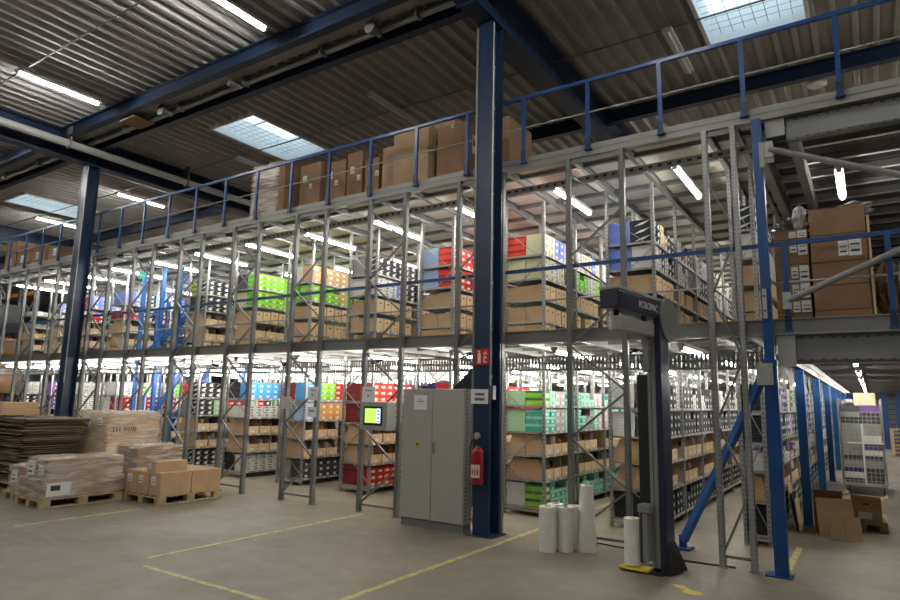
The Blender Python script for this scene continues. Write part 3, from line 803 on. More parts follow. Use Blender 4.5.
# ------------------------------------------------------------------ floor lines
def line(x0, x1, y0, y1, lab):
    tag(MB().box(x0, x1, y0, y1, 0, .0012, LINEM).build('floor_line'), lab, 'floor line', 'yellow floor lines')
line(4.41, 4.48, -9.0, 9.0, 'longest yellow floor line passing beside the grey cabinet and white rolls')
line(1.85, 1.91, -3.50, -.10, 'yellow floor line running towards the touch screen frame')
line(2.15, 4.41, -3.71, -3.65, 'yellow cross line joining the longest floor line')
line(-.92, -.86, -3.6, -1.9, 'short yellow floor line in front of the wrapped pallets')
line(-3.9, -3.84, -3.7, -2.9, 'short yellow floor line at the far left edge')
line(7.43, 7.50, .30, 1.62, 'pale yellow dash on the floor behind the corner post')
tag(MB().quad([(6.60, -1.02, .001), (6.70, -.98, .001), (6.80, -1.10, .001), (6.90, -1.12, .001), (6.93, -1.20, .001), (6.83, -1.25, .001), (6.74, -1.21, .001), (6.75, -1.12, .001), (6.68, -1.10, .001)], mat('yellow_mark', (.62, .46, .06), .6)).build('painted_mark'),
    'yellow broken mark on the floor before the wrapping machine', 'floor mark')
mb = MB().path([(6.35, -.02, .010), (6.7, -.01, .010), (7.0, .02, .010)], .012, BLACK, 6)
tag(mb.build('floor_cable'), 'thick black cable lying between the machine foot and frame', 'cable')
mb = MB().path([(4.9+.09*i, .30+.10*sin(i*.9)*0-.015*i, .012) for i in range(13)], .009, BLACK, 5)
mb.path([(5.97+.02*i, -.05+.06*i, .01+.0*i) for i in range(3)]+[(5.95, .20, .06), (5.98, .35, .25), (6.08, .3, .5)], .005, BLACK, 5)
tag(mb.build('floor_cable'), 'thin black cable running past the white rolls to the machine', 'cable')

# ------------------------------------------------------------------ cabinet
cx0, cx1, cy0, cy1 = 2.79, 3.82, -.38, -.16
t = thing('control_cabinet', (3.2, -.2, 0), 'tall grey double-door steel cabinet beside the navy column', 'cabinet')
MB().box(cx0, cx1, cy0+.02, cy1, .10, 1.85, CABM).build('body', t, bevel=.004)
MB().box(cx0+.01, cx1-.01, cy0+.03, cy1-.01, 0, .10, GREYD).build('plinth', t)
xm = cx0+.50*(cx1-cx0)
d1 = MB().box(cx0+.004, xm-.004, cy0, cy0+.019, .11, 1.845, CABM).build('door', t, bevel=.006)
d2 = MB().box(xm+.004, cx1-.004, cy0, cy0+.019, .11, 1.845, CABM).build('door', t, bevel=.006)
d2['label'] = 'right door with grey lever latch'; d1['label'] = 'left door with yellow main switch'
MB().box(xm+.012, xm+.050, cy0-.016, cy0, .98, 1.13, GREYD).box(xm-.02, xm+.008, cy0-.008, cy0, .99, 1.12, GREYP).build('handle', d2)
MB().box(cx0+.24, cx0+.30, cy0-.004, cy0, 1.06, 1.13, YEL).tube((cx0+.27, cy0-.004, 1.095), (cx0+.27, cy0-.03, 1.095), .020, BLACK, 12).bar((cx0+.25, cy0-.034, 1.11), (cx0+.29, cy0-.034, 1.08), .010, .012, YEL).build('main_switch', d1)
mb = MB()
for i in range(34): mb.box(cx1+.0, cx1+.0006, cy0+.05, cy0+.075, .16+i*.05, .18+i*.05, SLOT).box(cx1, cx1+.0006, cy1-.05, cy1-.03, .16+i*.05, .18+i*.05, SLOT)
mb.build('side_perforation', t)
MB().tube((3.05, -.25, 1.85), (3.05, -.25, 1.89), .03, BLACK, 12).box(3.03, 3.10, -.29, -.21, 1.89, 1.92, GREYP).build('top_fitting', t)
_m = MB(); _m.add([(3.50, -.20, 1.852), (3.82, -.20, 1.852), (3.82, -.20, 2.14), (3.50, -.165, 1.852), (3.82, -.165, 1.852), (3.82, -.165, 2.14)], [(0, 1, 2), (5, 4, 3), (0, 3, 4, 1), (1, 4, 5, 2), (2, 5, 3, 0)], BLACK)
tag(_m.build('cable_bracket'), 'black triangular bracket on top of the grey cabinet', 'bracket')
def notice(name, x, z, w, h, y, label, lines, m=WHITE, group=None, bold=False):
    t = thing(name, (x, y, z), label, 'sign', group)
    MB().box(x-w/2, x+w/2, y-.003, y, z-h/2, z+h/2, m).build('sheet', t)
    L = MB(); rr = random.Random(int(x*100))
    for (dz, ww, hh) in lines:
        q = x-ww/2
        while q < x+ww/2:
            s = rr.uniform(.006, .012)*(1.6 if bold else 1); L.box(q, min(q+s, x+ww/2), y-.0042, y-.003, z+dz-hh/2, z+dz+hh/2*rr.choice([1, .8, 1]), INK); q += s+.004
    L.build('print', t); return t
notice('paper_notice', 3.10, 1.66, .22, .20, -.381, 'white paper notice taped on the left cabinet door', [(.045, .03, .01), (.015, .12, .012), (-.02, .06, .005)])
notice('paper_notice', 4.035, 1.755, .26, .19, -.352, 'white paper notice with two bold lines on the navy column', [(.03, .15, .035), (-.035, .15, .035)], bold=True)
notice('paper_notice', 1.86, 1.76, .26, .24, -.045, 'white paper sign on the frame above the touch screen', [(.06, .13, .022), (-.02, .04, .035)])
notice('paper_notice', .04, 1.60, .27, .20, -.045, 'blank-looking paper sign high on the second frame left of the screen', [(.02, .03, .006)], mat('aged_paper', (.50, .46, .40), .7))
notice('paper_notice', .66, 1.76, .22, .22, -.045, 'white paper sign on the right upright of second frame left', [(.05, .12, .02), (-.02, .04, .03)])
notice('paper_notice', .66, 1.46, .20, .16, -.045, 'lower white paper sign with orange print, second frame left', [(.02, .12, .03)])
tag(MB().box(4.19, 4.195, -.28, -.20, 1.72, 1.90, WHITE).build('small_label'), 'small white card on the right side of the navy column', 'sign')
t = thing('fire_sign', (4.06, -.352, 2.16), 'red square fire extinguisher sign on the navy column', 'sign')
MB().box(3.955, 4.165, -.356, -.352, 2.17, 2.38, mat('sign_red', (.55, .015, .02), .4)).build('sign_plate', t)
s = MB(); s.box(4.00, 4.045, -.3575, -.356, 2.19, 2.32, WHITE).box(4.012, 4.033, -.3575, -.356, 2.32, 2.345, WHITE).box(4.0, 4.03, -.3575, -.356, 2.345, 2.355, WHITE)
for q in range(3): s.box(4.085+.0*q, 4.14, -.3575, -.356, 2.20+q*.055, 2.215+q*.055, WHITE).box(4.09+q*.012, 4.105+q*.012, -.3575, -.356, 2.215+q*.05, 2.245+q*.05, WHITE)
s.build('pictogram', t)
# fire extinguisher
ex, ey = 4.075, -.455
t = thing('fire_extinguisher', (ex, ey, .58), 'red fire extinguisher hanging low on the navy column', 'fire extinguisher')
MB().lathe((ex, ey, .65), [(.060, 0), (.078, .015), (.081, .03), (.081, .40), (.072, .43), (.045, .455), (.022, .465), (.022, .49)], RED, 24).build('cylinder', t, smooth=True)
MB().tube((ex, ey, 1.14), (ex, ey, 1.18), .024, BLACK).box(ex-.015, ex+.09, ey-.012, ey+.012, 1.18, 1.20, BLACK).box(ex-.015, ex+.08, ey-.01, ey+.01, 1.215, 1.23, BLACK).build('valve', t)
MB().path([(ex-.02, ey, 1.17), (ex-.08, ey-.01, 1.20), (ex-.105, ey-.01, 1.10), (ex-.095, ey, .95), (ex-.09, ey, .80)], .011, BLACK, 8).build('hose', t)
MB().tube((ex-.01, ey-.02, 1.255), (ex-.01, ey+.02, 1.255), .042, mat('gauge_face', (.30, .28, .2), .5), 20).build('gauge', t)
lb = MB(); n = 9
for i in range(n):
    a0, a1 = -2.6+i*.22, -2.6+(i+1)*.22
    lb.quad([(ex+.0822*cos(a), ey+.0822*sin(a), zz) for a, zz in ((a0, .74), (a1, .74), (a1, .90), (a0, .90))], mat('extinguisher_label', (.62, .50, .46), .5))
    if i % 2: lb.quad([(ex+.0828*cos(a), ey+.0828*sin(a), zz) for a, zz in ((a0, .78), (a1, .77), (a1, .86), (a0, .83))], RED)
lb.build('label_band', t)
MB().box(ex-.03, ex+.03, ey+.086, -.352, .95, 1.05, BLACK).box(ex-.03, ex+.03, ey+.085, -.352, .70, .76, BLACK).build('wall_bracket', t)

# ------------------------------------------------------------------ touch screen
t = thing('touch_panel', (2.05, -.15, 1.24), 'grey control box with lit green touch screen on the frame', 'control panel')
MB().box(1.93, 2.44, -.30, -.08, 1.24, 1.65, GREYP).build('housing', t, bevel=.01)
MB().box(2.00, 2.36, -.306, -.301, 1.31, 1.585, BLACK).build('bezel', t)
MB().box(2.03, 2.25, -.3075, -.306, 1.345, 1.555, SCRG).build('green_screen', t)
s = MB().box(2.253, 2.325, -.3075, -.306, 1.345, 1.555, SCRW)
for q in range(4): s.box(2.27, 2.31, -.3085, -.3075, 1.36+q*.05, 1.38+q*.05, cm('navy'))
s.build('button_column', t)
MB().box(1.68, 1.96, -.079, -.045, 1.40, 1.50, GALVD).build('mounting_arm', t)
tag(MB().box(1.76, 1.92, -.09, -.082, 1.32, 1.58, WHITE).box(1.78, 1.86, -.092, -.09, 1.50, 1.53, INK).build('paper_sheet'), 'white sheet taped left of the touch screen box', 'paper')

# ------------------------------------------------------------------ pallets and cartons at left
def pallet(x0, x1, y0, y1, label, group='wooden pallets', ang=0):
    """long side along Y"""
    t = thing('wooden_pallet', ((x0+x1)/2, (y0+y1)/2, 0), label, 'pallet', group)
    top = MB(); n = 7; wx = (x1-x0)
    for i in range(3): xx = x0+i*(wx-.10)/2; top.box(xx, xx+.10, y0, y1, .0, .018, WOOD)
    top.build('bottom_board', t)
    b = MB()
    for i in range(3):
        for q in range(3):
            xx = x0+i*(wx-.10)/2; yy = y0+q*((y1-y0)-.14)/2; b.box(xx, xx+.10, yy, yy+.14, .018, .096, WOOD)
    b.build('block', t)
    s = MB()
    for q in range(3): yy = y0+q*((y1-y0)-.14)/2; s.box(x0, x1, yy, yy+.14, .096, .114, WOOD)
    s.build('stringer_board', t)
    d = MB()
    for i in range(6): xx = x0+i*(wx-.11)/5; d.box(xx, xx+.11, y0, y1, .114, .135, WOOD)
    d.build('deck_board', t); 
    if ang: t.rotation_euler = (0, 0, ang)
    return t
def film(x0, x1, y0, y1, z0, z1, label, folds=6, seed=1):
    rr = random.Random(seed); mb = MB(); nz = 10; ns = 10
    ring = []
    for a, b in (((x0, y0), (x1, y0)), ((x1, y0), (x1, y1)), ((x1, y1), (x0, y1)), ((x0, y1), (x0, y0))):
        for i in range(ns): ring.append((a[0]+(b[0]-a[0])*i/ns, a[1]+(b[1]-a[1])*i/ns))
    cxm, cym = (x0+x1)/2, (y0+y1)/2; n = len(ring); vs = []
    for q in range(nz+1):
        z = z0+(z1-z0)*q/nz
        for (x, y) in ring:
            j = rr.uniform(.006, .009); vs.append((x+math.copysign(j, x-cxm), y+math.copysign(j, y-cym), z))
    top = [(cxm+(x-cxm)*.8, cym+(y-cym)*.8, z1+.012+rr.uniform(0, .02)) for x, y in ring]
    vs += top
    fs = [(q*n+i, q*n+(i+1) % n, (q+1)*n+(i+1) % n, (q+1)*n+i) for q in range(nz+1) for i in range(n)]
    vs.append((cxm, cym, z1+.02)); fs += [((nz+1)*n+i, (nz+1)*n+(i+1) % n, len(vs)-1) for i in range(n)]
    mb.add(vs, fs, FILM); return tag(mb.build('stretch_film', smooth=True), label, 'plastic film', 'stretch film wraps')
G1 = 'cartons on the left pallets'
pallet(-2.72, -1.90, -2.86, -1.64, 'wooden pallet under the low white-wrapped cartons at left front')
carton(-2.70, -1.92, -2.84, -1.66, .137, .40, 'lower brown carton under film on the front left pallet', KRAFTD, False, [('+X', -2.80, -2.46, .17, .36)], G1, lo=.030)
carton(-2.52, -1.96, -2.80, -1.68, .402, .69, 'upper brown carton with two labels on the front left pallet', KRAFTD, False, [('-Y', -2.48, -2.30, .45, .66), ('-Y', -2.14, -2.02, .48, .62)], G1, lo=.032)
film(-2.72, -1.90, -2.86, -1.64, .14, .41, 'cloudy film wrapped round the lower carton of the front left pallet', seed=2)
film(-2.53, -1.94, -2.82, -1.66, .415, .70, 'cloudy film wrapped round the upper carton of the front left pallet', seed=3)
pallet(-3.42, -2.80, -2.74, -1.60, 'small pallet mostly hidden left of the front wrapped pallet')
carton(-3.30, -2.84, -2.72, -1.70, .137, .52, 'brown labelled carton standing left of the wrapped front pallet', KRAFTD, False, [('-Y', -3.2, -3.02, .27, .46)], G1, lo=.022)
film(-3.31, -2.83, -2.73, -1.69, .14, .53, 'cloudy film over the carton left of the front pallet', seed=4)
pallet(-1.90, -.94, -1.62, -.47, 'wooden pallet carrying the row of tan cartons')
for i, (a, b) in enumerate(((-1.90, -1.60), (-1.585, -1.27), (-1.24, -.94))):
    for q, (c, d) in enumerate(((-1.60, -1.06), (-1.052, -.50))):
        nmq = ['left', 'middle', 'right'][i]
        carton(a, b, c, d, .137, .48, '%s %s tan carton on the pallet of six' % ('front' if q == 0 else 'rear', nmq), KRAFT, True,
               [('-Y', a+.05, a+.17, .30, .42)] if q == 0 else (), 'tan cartons on the pallet of six')
carton(-1.38, -1.14, -1.58, -1.02, .482, .64, 'small flat tan carton lying on top of the six cartons', KRAFT, True, [('-Y', -1.36, -1.26, .52, .61)], None)
pallet(-2.75, -2.02, -1.42, -.30, 'pallet under the tall wrapped load behind the six cartons')
carton(-2.66, -2.05, -1.36, -.58, .137, .80, 'wrapped brown carton load behind the six tan cartons', KRAFTD, False, (), G1)
film(-2.68, -2.02, -1.38, -.56, .14, .82, 'cloudy film round the load behind the six tan cartons', seed=5)
pallet(-4.50, -3.50, -1.12, .02-.06, 'pallet under the tall big wrapped carton')
t = carton(-4.48, -3.52, -1.10, -.08, .137, 1.33, 'tall big brown carton with black lettering, wrapped, behind front pallet', KRAFTL, False, [('-Y', -4.38, -4.12, 1.02, 1.24), ('-Y', -3.86, -3.70, 1.10, 1.24)], G1, lo=.032)
L = MB(); rr = random.Random(9); y = -1.02
for wq in (.045, .045, .045, 0, .03, .03, .03, .03, .03, .03):
    if wq: L.box(-3.489, -3.487, y, y+.014, .99, 1.07, INK).box(-3.489, -3.487, y, y+wq*.7, 1.05, 1.06, INK).box(-3.489, -3.487, y, y+wq*.6, 1.0, 1.01, INK)
    y += wq+.014 if wq else .03
L.build('print', t)
film(-4.50, -3.50, -1.12, -.06, .16, 1.345, 'cloudy film round the tall big lettered carton', seed=6)
# flattened cardboard stack
pallet(-5.75, -4.05, -2.32, -1.22, 'wide pallet under the pile of flattened cardboard')
rr = random.Random(21); z = .137; i = 1
SHM = [mat('sheet_board_a', (.12, .08, .048), .9, 0, .1, 5), mat('sheet_board_b', (.16, .105, .063), .9, 0, .1, 5), mat('sheet_board_c', (.23, .16, .10), .9, 0, .1, 5)]
while z < 1.22:
    h = rr.uniform(.022, .040); a, b, c, d = [rr.uniform(-.07, .07) for _ in range(4)]
    top = z > 1.12
    mb = MB(); x0, x1, y0, y1 = -5.72+a, -4.08+b+(.16 if top else 0), -2.30+c, -1.25+d*.4
    nn = 8; w = [rr.uniform(-.006, .006) for _ in range(nn+1)]
    for q in range(nn):
        for s_ in (0,):
            xa, xb = x0+(x1-x0)*q/nn, x0+(x1-x0)*(q+1)/nn
            mb.add([(xa, y0, z+w[q]), (xb, y0, z+w[q+1]), (xb, y1, z+w[q+1]), (xa, y1, z+w[q]), (xa, y0, z+h-.006+w[q]), (xb, y0, z+h-.006+w[q+1]), (xb, y1, z+h-.006+w[q+1]), (xa, y1, z+h-.006+w[q])],
                   [(3, 2, 1, 0), (4, 5, 6, 7), (0, 1, 5, 4), (2, 3, 7, 6)]+([(0, 4, 7, 3)] if q == 0 else [])+([(1, 2, 6, 5)] if q == nn-1 else []), rr.choice(SHM))
    tag(mb.build('flattened_carton'), 'flattened brown carton in the tall cardboard pile, %s from the bottom' % ORD[i], 'flattened carton', 'pile of flattened cartons')
    z += h+.008; i += 1
ZT = z
carton(-5.80, -5.10, -2.25, -1.6, ZT+.012, ZT+.12, 'flat film-wrapped carton on the cardboard pile, the lower one', KRAFT, True, (), 'cartons on the cardboard pile')
carton(-5.82, -5.14, -2.22, -1.62, ZT+.122, ZT+.25, 'flat film-wrapped carton on the cardboard pile, the upper one', KRAFT, True, (), 'cartons on the cardboard pile')

# ------------------------------------------------------------------ white film rolls
def roll(x, y, r, h, label, r2=None, loose=False):
    t = thing('film_roll', (x, y, 0), label, 'roll', 'white film rolls')
    r2 = r if r2 is None else r2
    n = 26; mb = MB(); prof = []
    rings = 9; rr = random.Random(int(x*100)); vs = []
    ph = [rr.uniform(0, 6) for _ in range(4)]
    for j in range(rings+1):
        f = j/rings; rad = r+(r2-r)*f
        for i in range(n):
            a = 2*pi*i/n; q = rad*(1+(.02 if not loose else .05)*sin(5*a+ph[0])*(1-f)+(.0 if not loose else .06*(1-f)*sin(3*a+ph[1])))
            vs.append((x+q*cos(a), y+q*sin(a), h*f))
    fs = [(j*n+i, j*n+(i+1) % n, (j+1)*n+(i+1) % n, (j+1)*n+i) for j in range(rings) for i in range(n)]
    m0 = len(vs); vs += [(x+r2*.42*cos(2*pi*i/n), y+r2*.42*sin(2*pi*i/n), h) for i in range(n)]
    fs += [(rings*n+i, rings*n+(i+1) % n, m0+(i+1) % n, m0+i) for i in range(n)]
    mb.add(vs, fs, ROLLM); mb.build('wound_film', t, smooth=False)
    MB().lathe((x, y, .0), [(r2*.42, 0), (r2*.42, h+.004), (r2*.32, h+.004), (r2*.32, h-.08)], KRAFT, 18).build('core', t)
    return t
roll(5.08, -.52, .100, .50, 'white roll at the left front of the roll group')
roll(5.245, -.385, .086, .49, 'white roll at the right front of the roll group')
roll(5.08, -.29, .095, .50, 'white roll at the back of the roll group')
roll(5.27, -.19, .078, .49, 'slim white roll at the right back of the roll group')
roll(5.44, -.22, .118, .74, 'tallest white roll, loosely wound and narrowing upwards', .075, True)
# ------------------------------------------------------------------ pallet wrapping machine
t = thing('wrapping_machine', (6.38, -.6, 0), 'tall dark pallet wrapping machine with grey mast and overhanging arm', 'machine')
A = Vector((6.38, -.62, 0)); ang = radians(-6.5)
def L2(px, py, pz):   # machine local: +u to the right, +v towards the camera side
    return Vector((A.x+px*cos(ang)+py*sin(ang), A.y+px*sin(ang)-py*cos(ang), pz))
def mbox(mb, u0, u1, v0, v1, z0, z1, m):
    vs = [L2(u, v, z) for z in (z0, z1) for v in (v1, v0) for u in (u0, u1)]
    mb.add(vs, [(0, 2, 3, 1), (4, 5, 7, 6), (0, 1, 5, 4), (2, 6, 7, 3), (0, 4, 6, 2), (1, 3, 7, 5)], m); return mb
DN = mat('machine_navy', (.016, .020, .05), .35)
ALU = mat('mast_aluminium', (.30, .295, .27), .35, .4)
mb = MB(); mbox(mb, .052, .12, -.14, .10, .02, 2.66, DN); mbox(mb, -.066, -.042, -.12, .0, .02, 2.56, BLACK); mb.build('mast_housing', t, bevel=.008)
mb = MB(); mbox(mb, -.041, -.005, -.10, .08, .05, 2.56, ALU); mbox(mb, .006, .050, -.10, .09, .05, 2.58, ALU); mbox(mb, -.005, .006, -.1, .05, .05, 2.56, GREYD); mb.build('mast_rail', t)
mb = MB(); mbox(mb, -.20, -.068, -.06, -.02, .40, 2.02, BLACK); mb.build('belt_panel', t)
h = MB(); mbox(h, -.10, .10, -.06, 1.05, 2.62, 2.80, DN); hd = h.build('head_cover', t, bevel=.015)
h = MB(); mbox(h, -.105, .105, -.06, 1.055, 2.802, 2.84, GREYP); h.build('head_lid', t, bevel=.01)
h = MB(); mbox(h, -.09, .06, -.02, .85, 2.42, 2.56, GREYP); h.tube(L2(-.015, .85, 2.42), L2(-.015, .85, 2.56), .075, GREYP, 20); h.build('arm', t, bevel=.01)
h = MB(); h.tube(L2(-.02, .85, 2.56), L2(-.02, .85, 2.62), .03, BLACK, 12); h.tube(L2(.03, .3, 2.56), L2(.03, .3, 2.62), .03, BLACK, 12); h.build('arm_joint', t)
h = MB(); h.tube(L2(.102, -.16, 2.62), L2(.135, -.16, 2.62), .24, GREYD, 32); h.build('pulley_cover', t)
h = MB(); mbox(h, -.06, .0, .08, .14, 2.10, 2.32, ALU); h.tube(L2(-.03, .145, 2.36), L2(-.03, .08, 2.36), .045, GREYD, 14); h.tube(L2(-.03, .145, 2.08), L2(-.03, .08, 2.08), .04, GREYD, 14); h.build('pulley_block', t)
tx = bpy.data.curves.new('lettering', 'FONT'); tx.body = 'ROBOPAC'; tx.size = .105; tx.extrude = .001; tx.align_x = 'CENTER'; tx.align_y = 'CENTER'
to = bpy.data.objects.new('lettering', tx); COL.objects.link(to); to.parent = t; tx.materials.append(mat('letter_grey', (.75, .75, .75), .5))
Ru = Vector((sin(ang), -cos(ang), 0))*-1; Rn = Vector((cos(ang), sin(ang), 0))
# text on the +u face, reading away from the tip towards the mast
dg = bpy.context.evaluated_depsgraph_get(); me_ = bpy.data.meshes.new_from_object(to.evaluated_get(dg)); bpy.data.objects.remove(to); to = bpy.data.objects.new('lettering', me_); COL.objects.link(to); to.parent = t
if not me_.materials: me_.materials.append(mat('letter_grey', (.55, .55, .55), .5))
mt = Matrix((Ru, Vector((0, 0, 1)), Rn)).transposed().to_4x4(); p = L2(.1018, .33, 2.71); mt.translation = p-Vector(ORG[t.name]); to.matrix_local = mt
# carriage with roll
h = MB(); mbox(h, -.13, -.0, .06, .22, .60, .68, GREYD); mbox(h, -.09, -.03, .10, .20, .12, .62, GREYD); mbox(h, -.14, -.125, .08, .16, .10, .60, GREYD); h.build('film_carriage', t, bevel=.006)
h = MB(); h.tube(L2(-.105, .14, .10), L2(-.105, .14, .58), .026, BLACK, 16); h.build('black_roller', t)
h = MB(); h.tube(L2(-.225, .14, .06), L2(-.225, .14, .52), .084, ROLLM, 26); h.tube(L2(-.225, .14, .52), L2(-.225, .14, .526), .035, KRAFT, 16); h.build('white_film_reel', t)
h = MB(); mbox(h, -.34, -.03, .06, .235, .025, .045, YEL); mbox(h, -.26, .10, -.14, .18, .0, .025, BLACK); h.build('base_edge', t)
h = MB(); mbox(h, .10, .15, -.18, .12, .0, .14, BLACK)
pA = [L2(.11, .12, .02), L2(.11, -.20, .02), L2(.11, -.12, .30), L2(.11, .05, .30)]; pB = [L2(.18, .12, .02), L2(.22, -.20, .02), L2(.13, -.12, .30), L2(.13, .05, .30)]
h.add(pA+pB, [(0, 1, 2, 3), (7, 6, 5, 4), (0, 4, 5, 1), (1, 5, 6, 2), (2, 6, 7, 3), (3, 7, 4, 0)], BLACK); h.build('foot_wedge', t)

# ------------------------------------------------------------------ mezzanine cartons of the right bay
G2 = 'stack of wrapped brown cartons on the middle deck'
zb = H1+.012
pallet_ = None
zz = [2.644, 2.72, 2.88, 3.07, 3.27, 3.56, 3.67]
for i in range(6):
    carton(7.52, 7.86, .26, .98, zz[i], zz[i+1]-.004, 'brown labelled carton in the left column behind the rail, %s from bottom' % ORD[i+1], KRAFTD, False,
           [('-Y', 7.68, 7.745, max(zz[i], zz[i+1]-.17)+.015, zz[i+1]-.03), ('-Y', 7.76, 7.85, max(zz[i], zz[i+1]-.20)+.01, zz[i+1]-.02)] if zz[i+1]-zz[i] > .1 else (), G2)
zz = [2.644, 2.73, 3.0, 3.25, 3.55, 3.85]
for i in range(5):
    carton(7.885, 8.40, .20, .98, zz[i], zz[i+1]-.004, 'wide brown carton in the right column behind the rail, %s from bottom' % ORD[i+1], KRAFTD, False,
           [('-Y', 8.14, 8.23, zz[i]+.06, zz[i]+.22), ('-Y', 8.235, 8.35, zz[i]+.05, zz[i]+.26)] if i == 3 else (), G2)
def crumple(x, y, z, sx, sy, sz, m, label, seed, name='plastic_wrap'):
    rr = random.Random(seed); vs = []; fs = []; n, k = 18, 11
    for j in range(k+1):
        th = pi*j/k
        for i in range(n):
            a = 2*pi*i/n; q = 1+rr.uniform(-.42, .38)
            vs.append((x+sx*sin(th)*cos(a)*q, y+sy*sin(th)*sin(a)*q, z+sz*(1-cos(th))/2*(1+rr.uniform(-.12, .12))))
    fs = [(j*n+i, j*n+(i+1) % n, (j+1)*n+(i+1) % n, (j+1)*n+i) for j in range(k) for i in range(n)]
    mb = MB(); mb.add(vs, fs, m); return tag(mb.build(name), label, 'plastic', None)
PLW = mat('white_plastic_bag', (.60, .60, .58), .25, 0, .1, 8); PLG = mat('dark_clear_plastic', (.13, .13, .13), .2)
crumple(7.66, .60, 3.67, .16, .2, .20, PLG, 'dark crumpled plastic lying on the left brown carton column', 1)
crumple(7.78, .45, 3.67, .07, .10, .30, PLW, 'white crumpled plastic sticking up from the left carton column', 2)
crumple(8.30, .60, 3.85, .17, .2, .12, PLW, 'white crumpled plastic draped over the right carton column', 3)
t = thing('wooden_side_frame', (8.44, .5, zb), 'torn pale board edge standing right of the brown cartons', 'board')
MB().box(8.41, 8.435, .22, .95, zb, 3.72, KRAFTL).build('board', t)
crumple(8.57, .60, zb, .11, .18, .62, KRAFTD, 'brown torn paper heap beside the brown cartons', 4, 'paper_heap')
crumple(8.73, .55, zb, .10, .18, .58, PLW, 'white crumpled plastic heap right of the brown paper', 5)
carton(9.3, 10.0, .4, 1.1, zb, zb+.7, 'brown carton beyond the plastic heap on the middle deck', KRAFTD)

# ------------------------------------------------------------------ loads on the top deck
zt = 5.098
G3 = 'cartons on the topmost deck'
carton(1.90, 2.62, .30, .90, zt, zt+1.05, 'tall tan carton in front on the topmost deck near the column', mat('shaded_tan_cardboard', (.36, .25, .14), .85, 0, .1, 4), True, [('+X', .50, .62, zt+.62, zt+.92)], G3, tm=KRAFTD)  # tan board darkened, the top deck's dimness put into its colour
carton(1.62, 1.88, .35, .90, zt, zt+.85, 'narrow tan carton left of the tall tan one, topmost deck', mat('shaded_tan_cardboard', (.36, .25, .14), .85, 0, .1, 4), True, (), G3)
carton(1.95, 2.70, .95, 1.70, zt, zt+1.40, 'highest tan carton at the back of the topmost deck group', mat('shaded_tan_cardboard', (.36, .25, .14), .85, 0, .1, 4), True, (), G3)
carton(2.72, 3.30, .40, 1.0, zt, zt+.98, 'brown carton with yellow label beside the column, topmost deck', KRAFTD, True, [('+X', .55, .68, zt+.5, zt+.8)], G3)
carton(3.34, 3.78, .9, 1.7, zt, zt+1.15, 'dark brown carton closest to the column, topmost deck', KRAFTD, True, (), G3)
carton(-1.72, -.80, .34, 1.10, zt, zt+1.13, 'shiny film-wrapped brown carton at the left, topmost deck', KRAFTD, True, (), G3)
film(-1.74, -.98, .33, 1.12, zt+.01, zt+1.14, 'clear film wrap round the left carton of the topmost deck', seed=8)
for i, (a, b, c, hh) in enumerate(((-.55, .0, .5, 1.0), (.02, .55, .6, .98), (.57, .95, .6, 1.05), (1.0, 1.35, .6, .85))):
    carton(a, b-.01, c, c+.65, zt, zt+hh, 'dusty brown wrapped load %s from left in the middle of topmost deck' % ORD[i+1], KRAFTD, False,
           [('-Y', a+.08, a+.18, zt+.65, zt+.78), ('-Y', a+.25, a+.33, zt+.5, zt+.6)], G3)
for i, (a, b, hh) in enumerate(((-12.9, -12.2, .95), (-12.1, -11.5, .75), (-11.2, -10.4, .62), (-10.2, -9.6, .5))):
    carton(a, b, .4, 1.1, zt, zt+hh, 'brown carton %s from left at the far left of topmost deck' % ORD[i+1], KRAFTD, False, [('-Y', a+.25, a+.42, zt+.25, zt+.45)], G3)

# ------------------------------------------------------------------ corridor floor: cartons, roll cages
pallet(7.80, 8.40, 3.45, 4.35, 'small old pallet under the tan box in the right corridor')
def open_box(x0, x1, y0, y1, z0, h, label, m, ang=0, lab=True):
    t = thing('open_carton', ((x0+x1)/2, (y0+y1)/2, z0), label, 'carton')
    b = MB(); w = .006
    b.box(x0, x1, y0, y1, z0, z0+w, m).box(x0, x1, y0, y0+w, z0+w, z0+h, m).box(x0, x1, y1-w, y1, z0+w, z0+h, m).box(x0, x0+w, y0+w, y1-w, z0+w, z0+h, m).box(x1-w, x1, y0+w, y1-w, z0+w, z0+h, m)
    b.build('body', t)
    f = MB(); f.bar(((x0+x1)/2, y0, z0+h), ((x0+x1)/2, y0-.09, z0+h+.06), x1-x0, .005, m, (0, 0, 1)).bar((x1, (y0+y1)/2, z0+h), (x1+.09, (y0+y1)/2, z0+h+.04), y1-y0, .005, m, (0, 0, 1)); f.build('flap', t)
    if lab: MB().box(x0+.08, x1-.12, y0-.002, y0, z0+h*.10, z0+h*.42, WHITE).build('label', t)
    t.rotation_euler = (0, 0, ang); return t
t = open_box(7.98, 8.34, 3.44, 3.84, .137, .30, 'tan tapered box with handle hole on the corridor pallet', KRAFT)
MB().box(8.12, 8.20, 3.4365, 3.4395, .36, .38, SLOT).build('hand_hole', t)
open_box(7.53, 7.88, 2.95, 3.35, .0, .52, 'open brown carton with white label beside the blue corridor post', KRAFTD, .1)
def sheet(cx, cy, w, h, tilt, az, label, m, z0=0.0, name='cardboard_sheet'):
    Mx = Matrix.Translation((cx, cy, z0)) @ Matrix.Rotation(az, 4, 'Z') @ Matrix.Rotation(tilt, 4, 'X')
    mb = MB(); mb.box(-w/2, w/2, -.004, .004, 0, h, m, Mx); mb.box(-.002, .002, -.0045, .0045, 0, h, KIN, Mx)
    return tag(mb.build(name), label, 'cardboard sheet')
sheet(7.83, 2.72, .44, .50, -.30, .25, 'larger flattened tan sheet leaning behind in the corridor', KRAFTL, .0)  # both sheets use paler board in place of missing front light
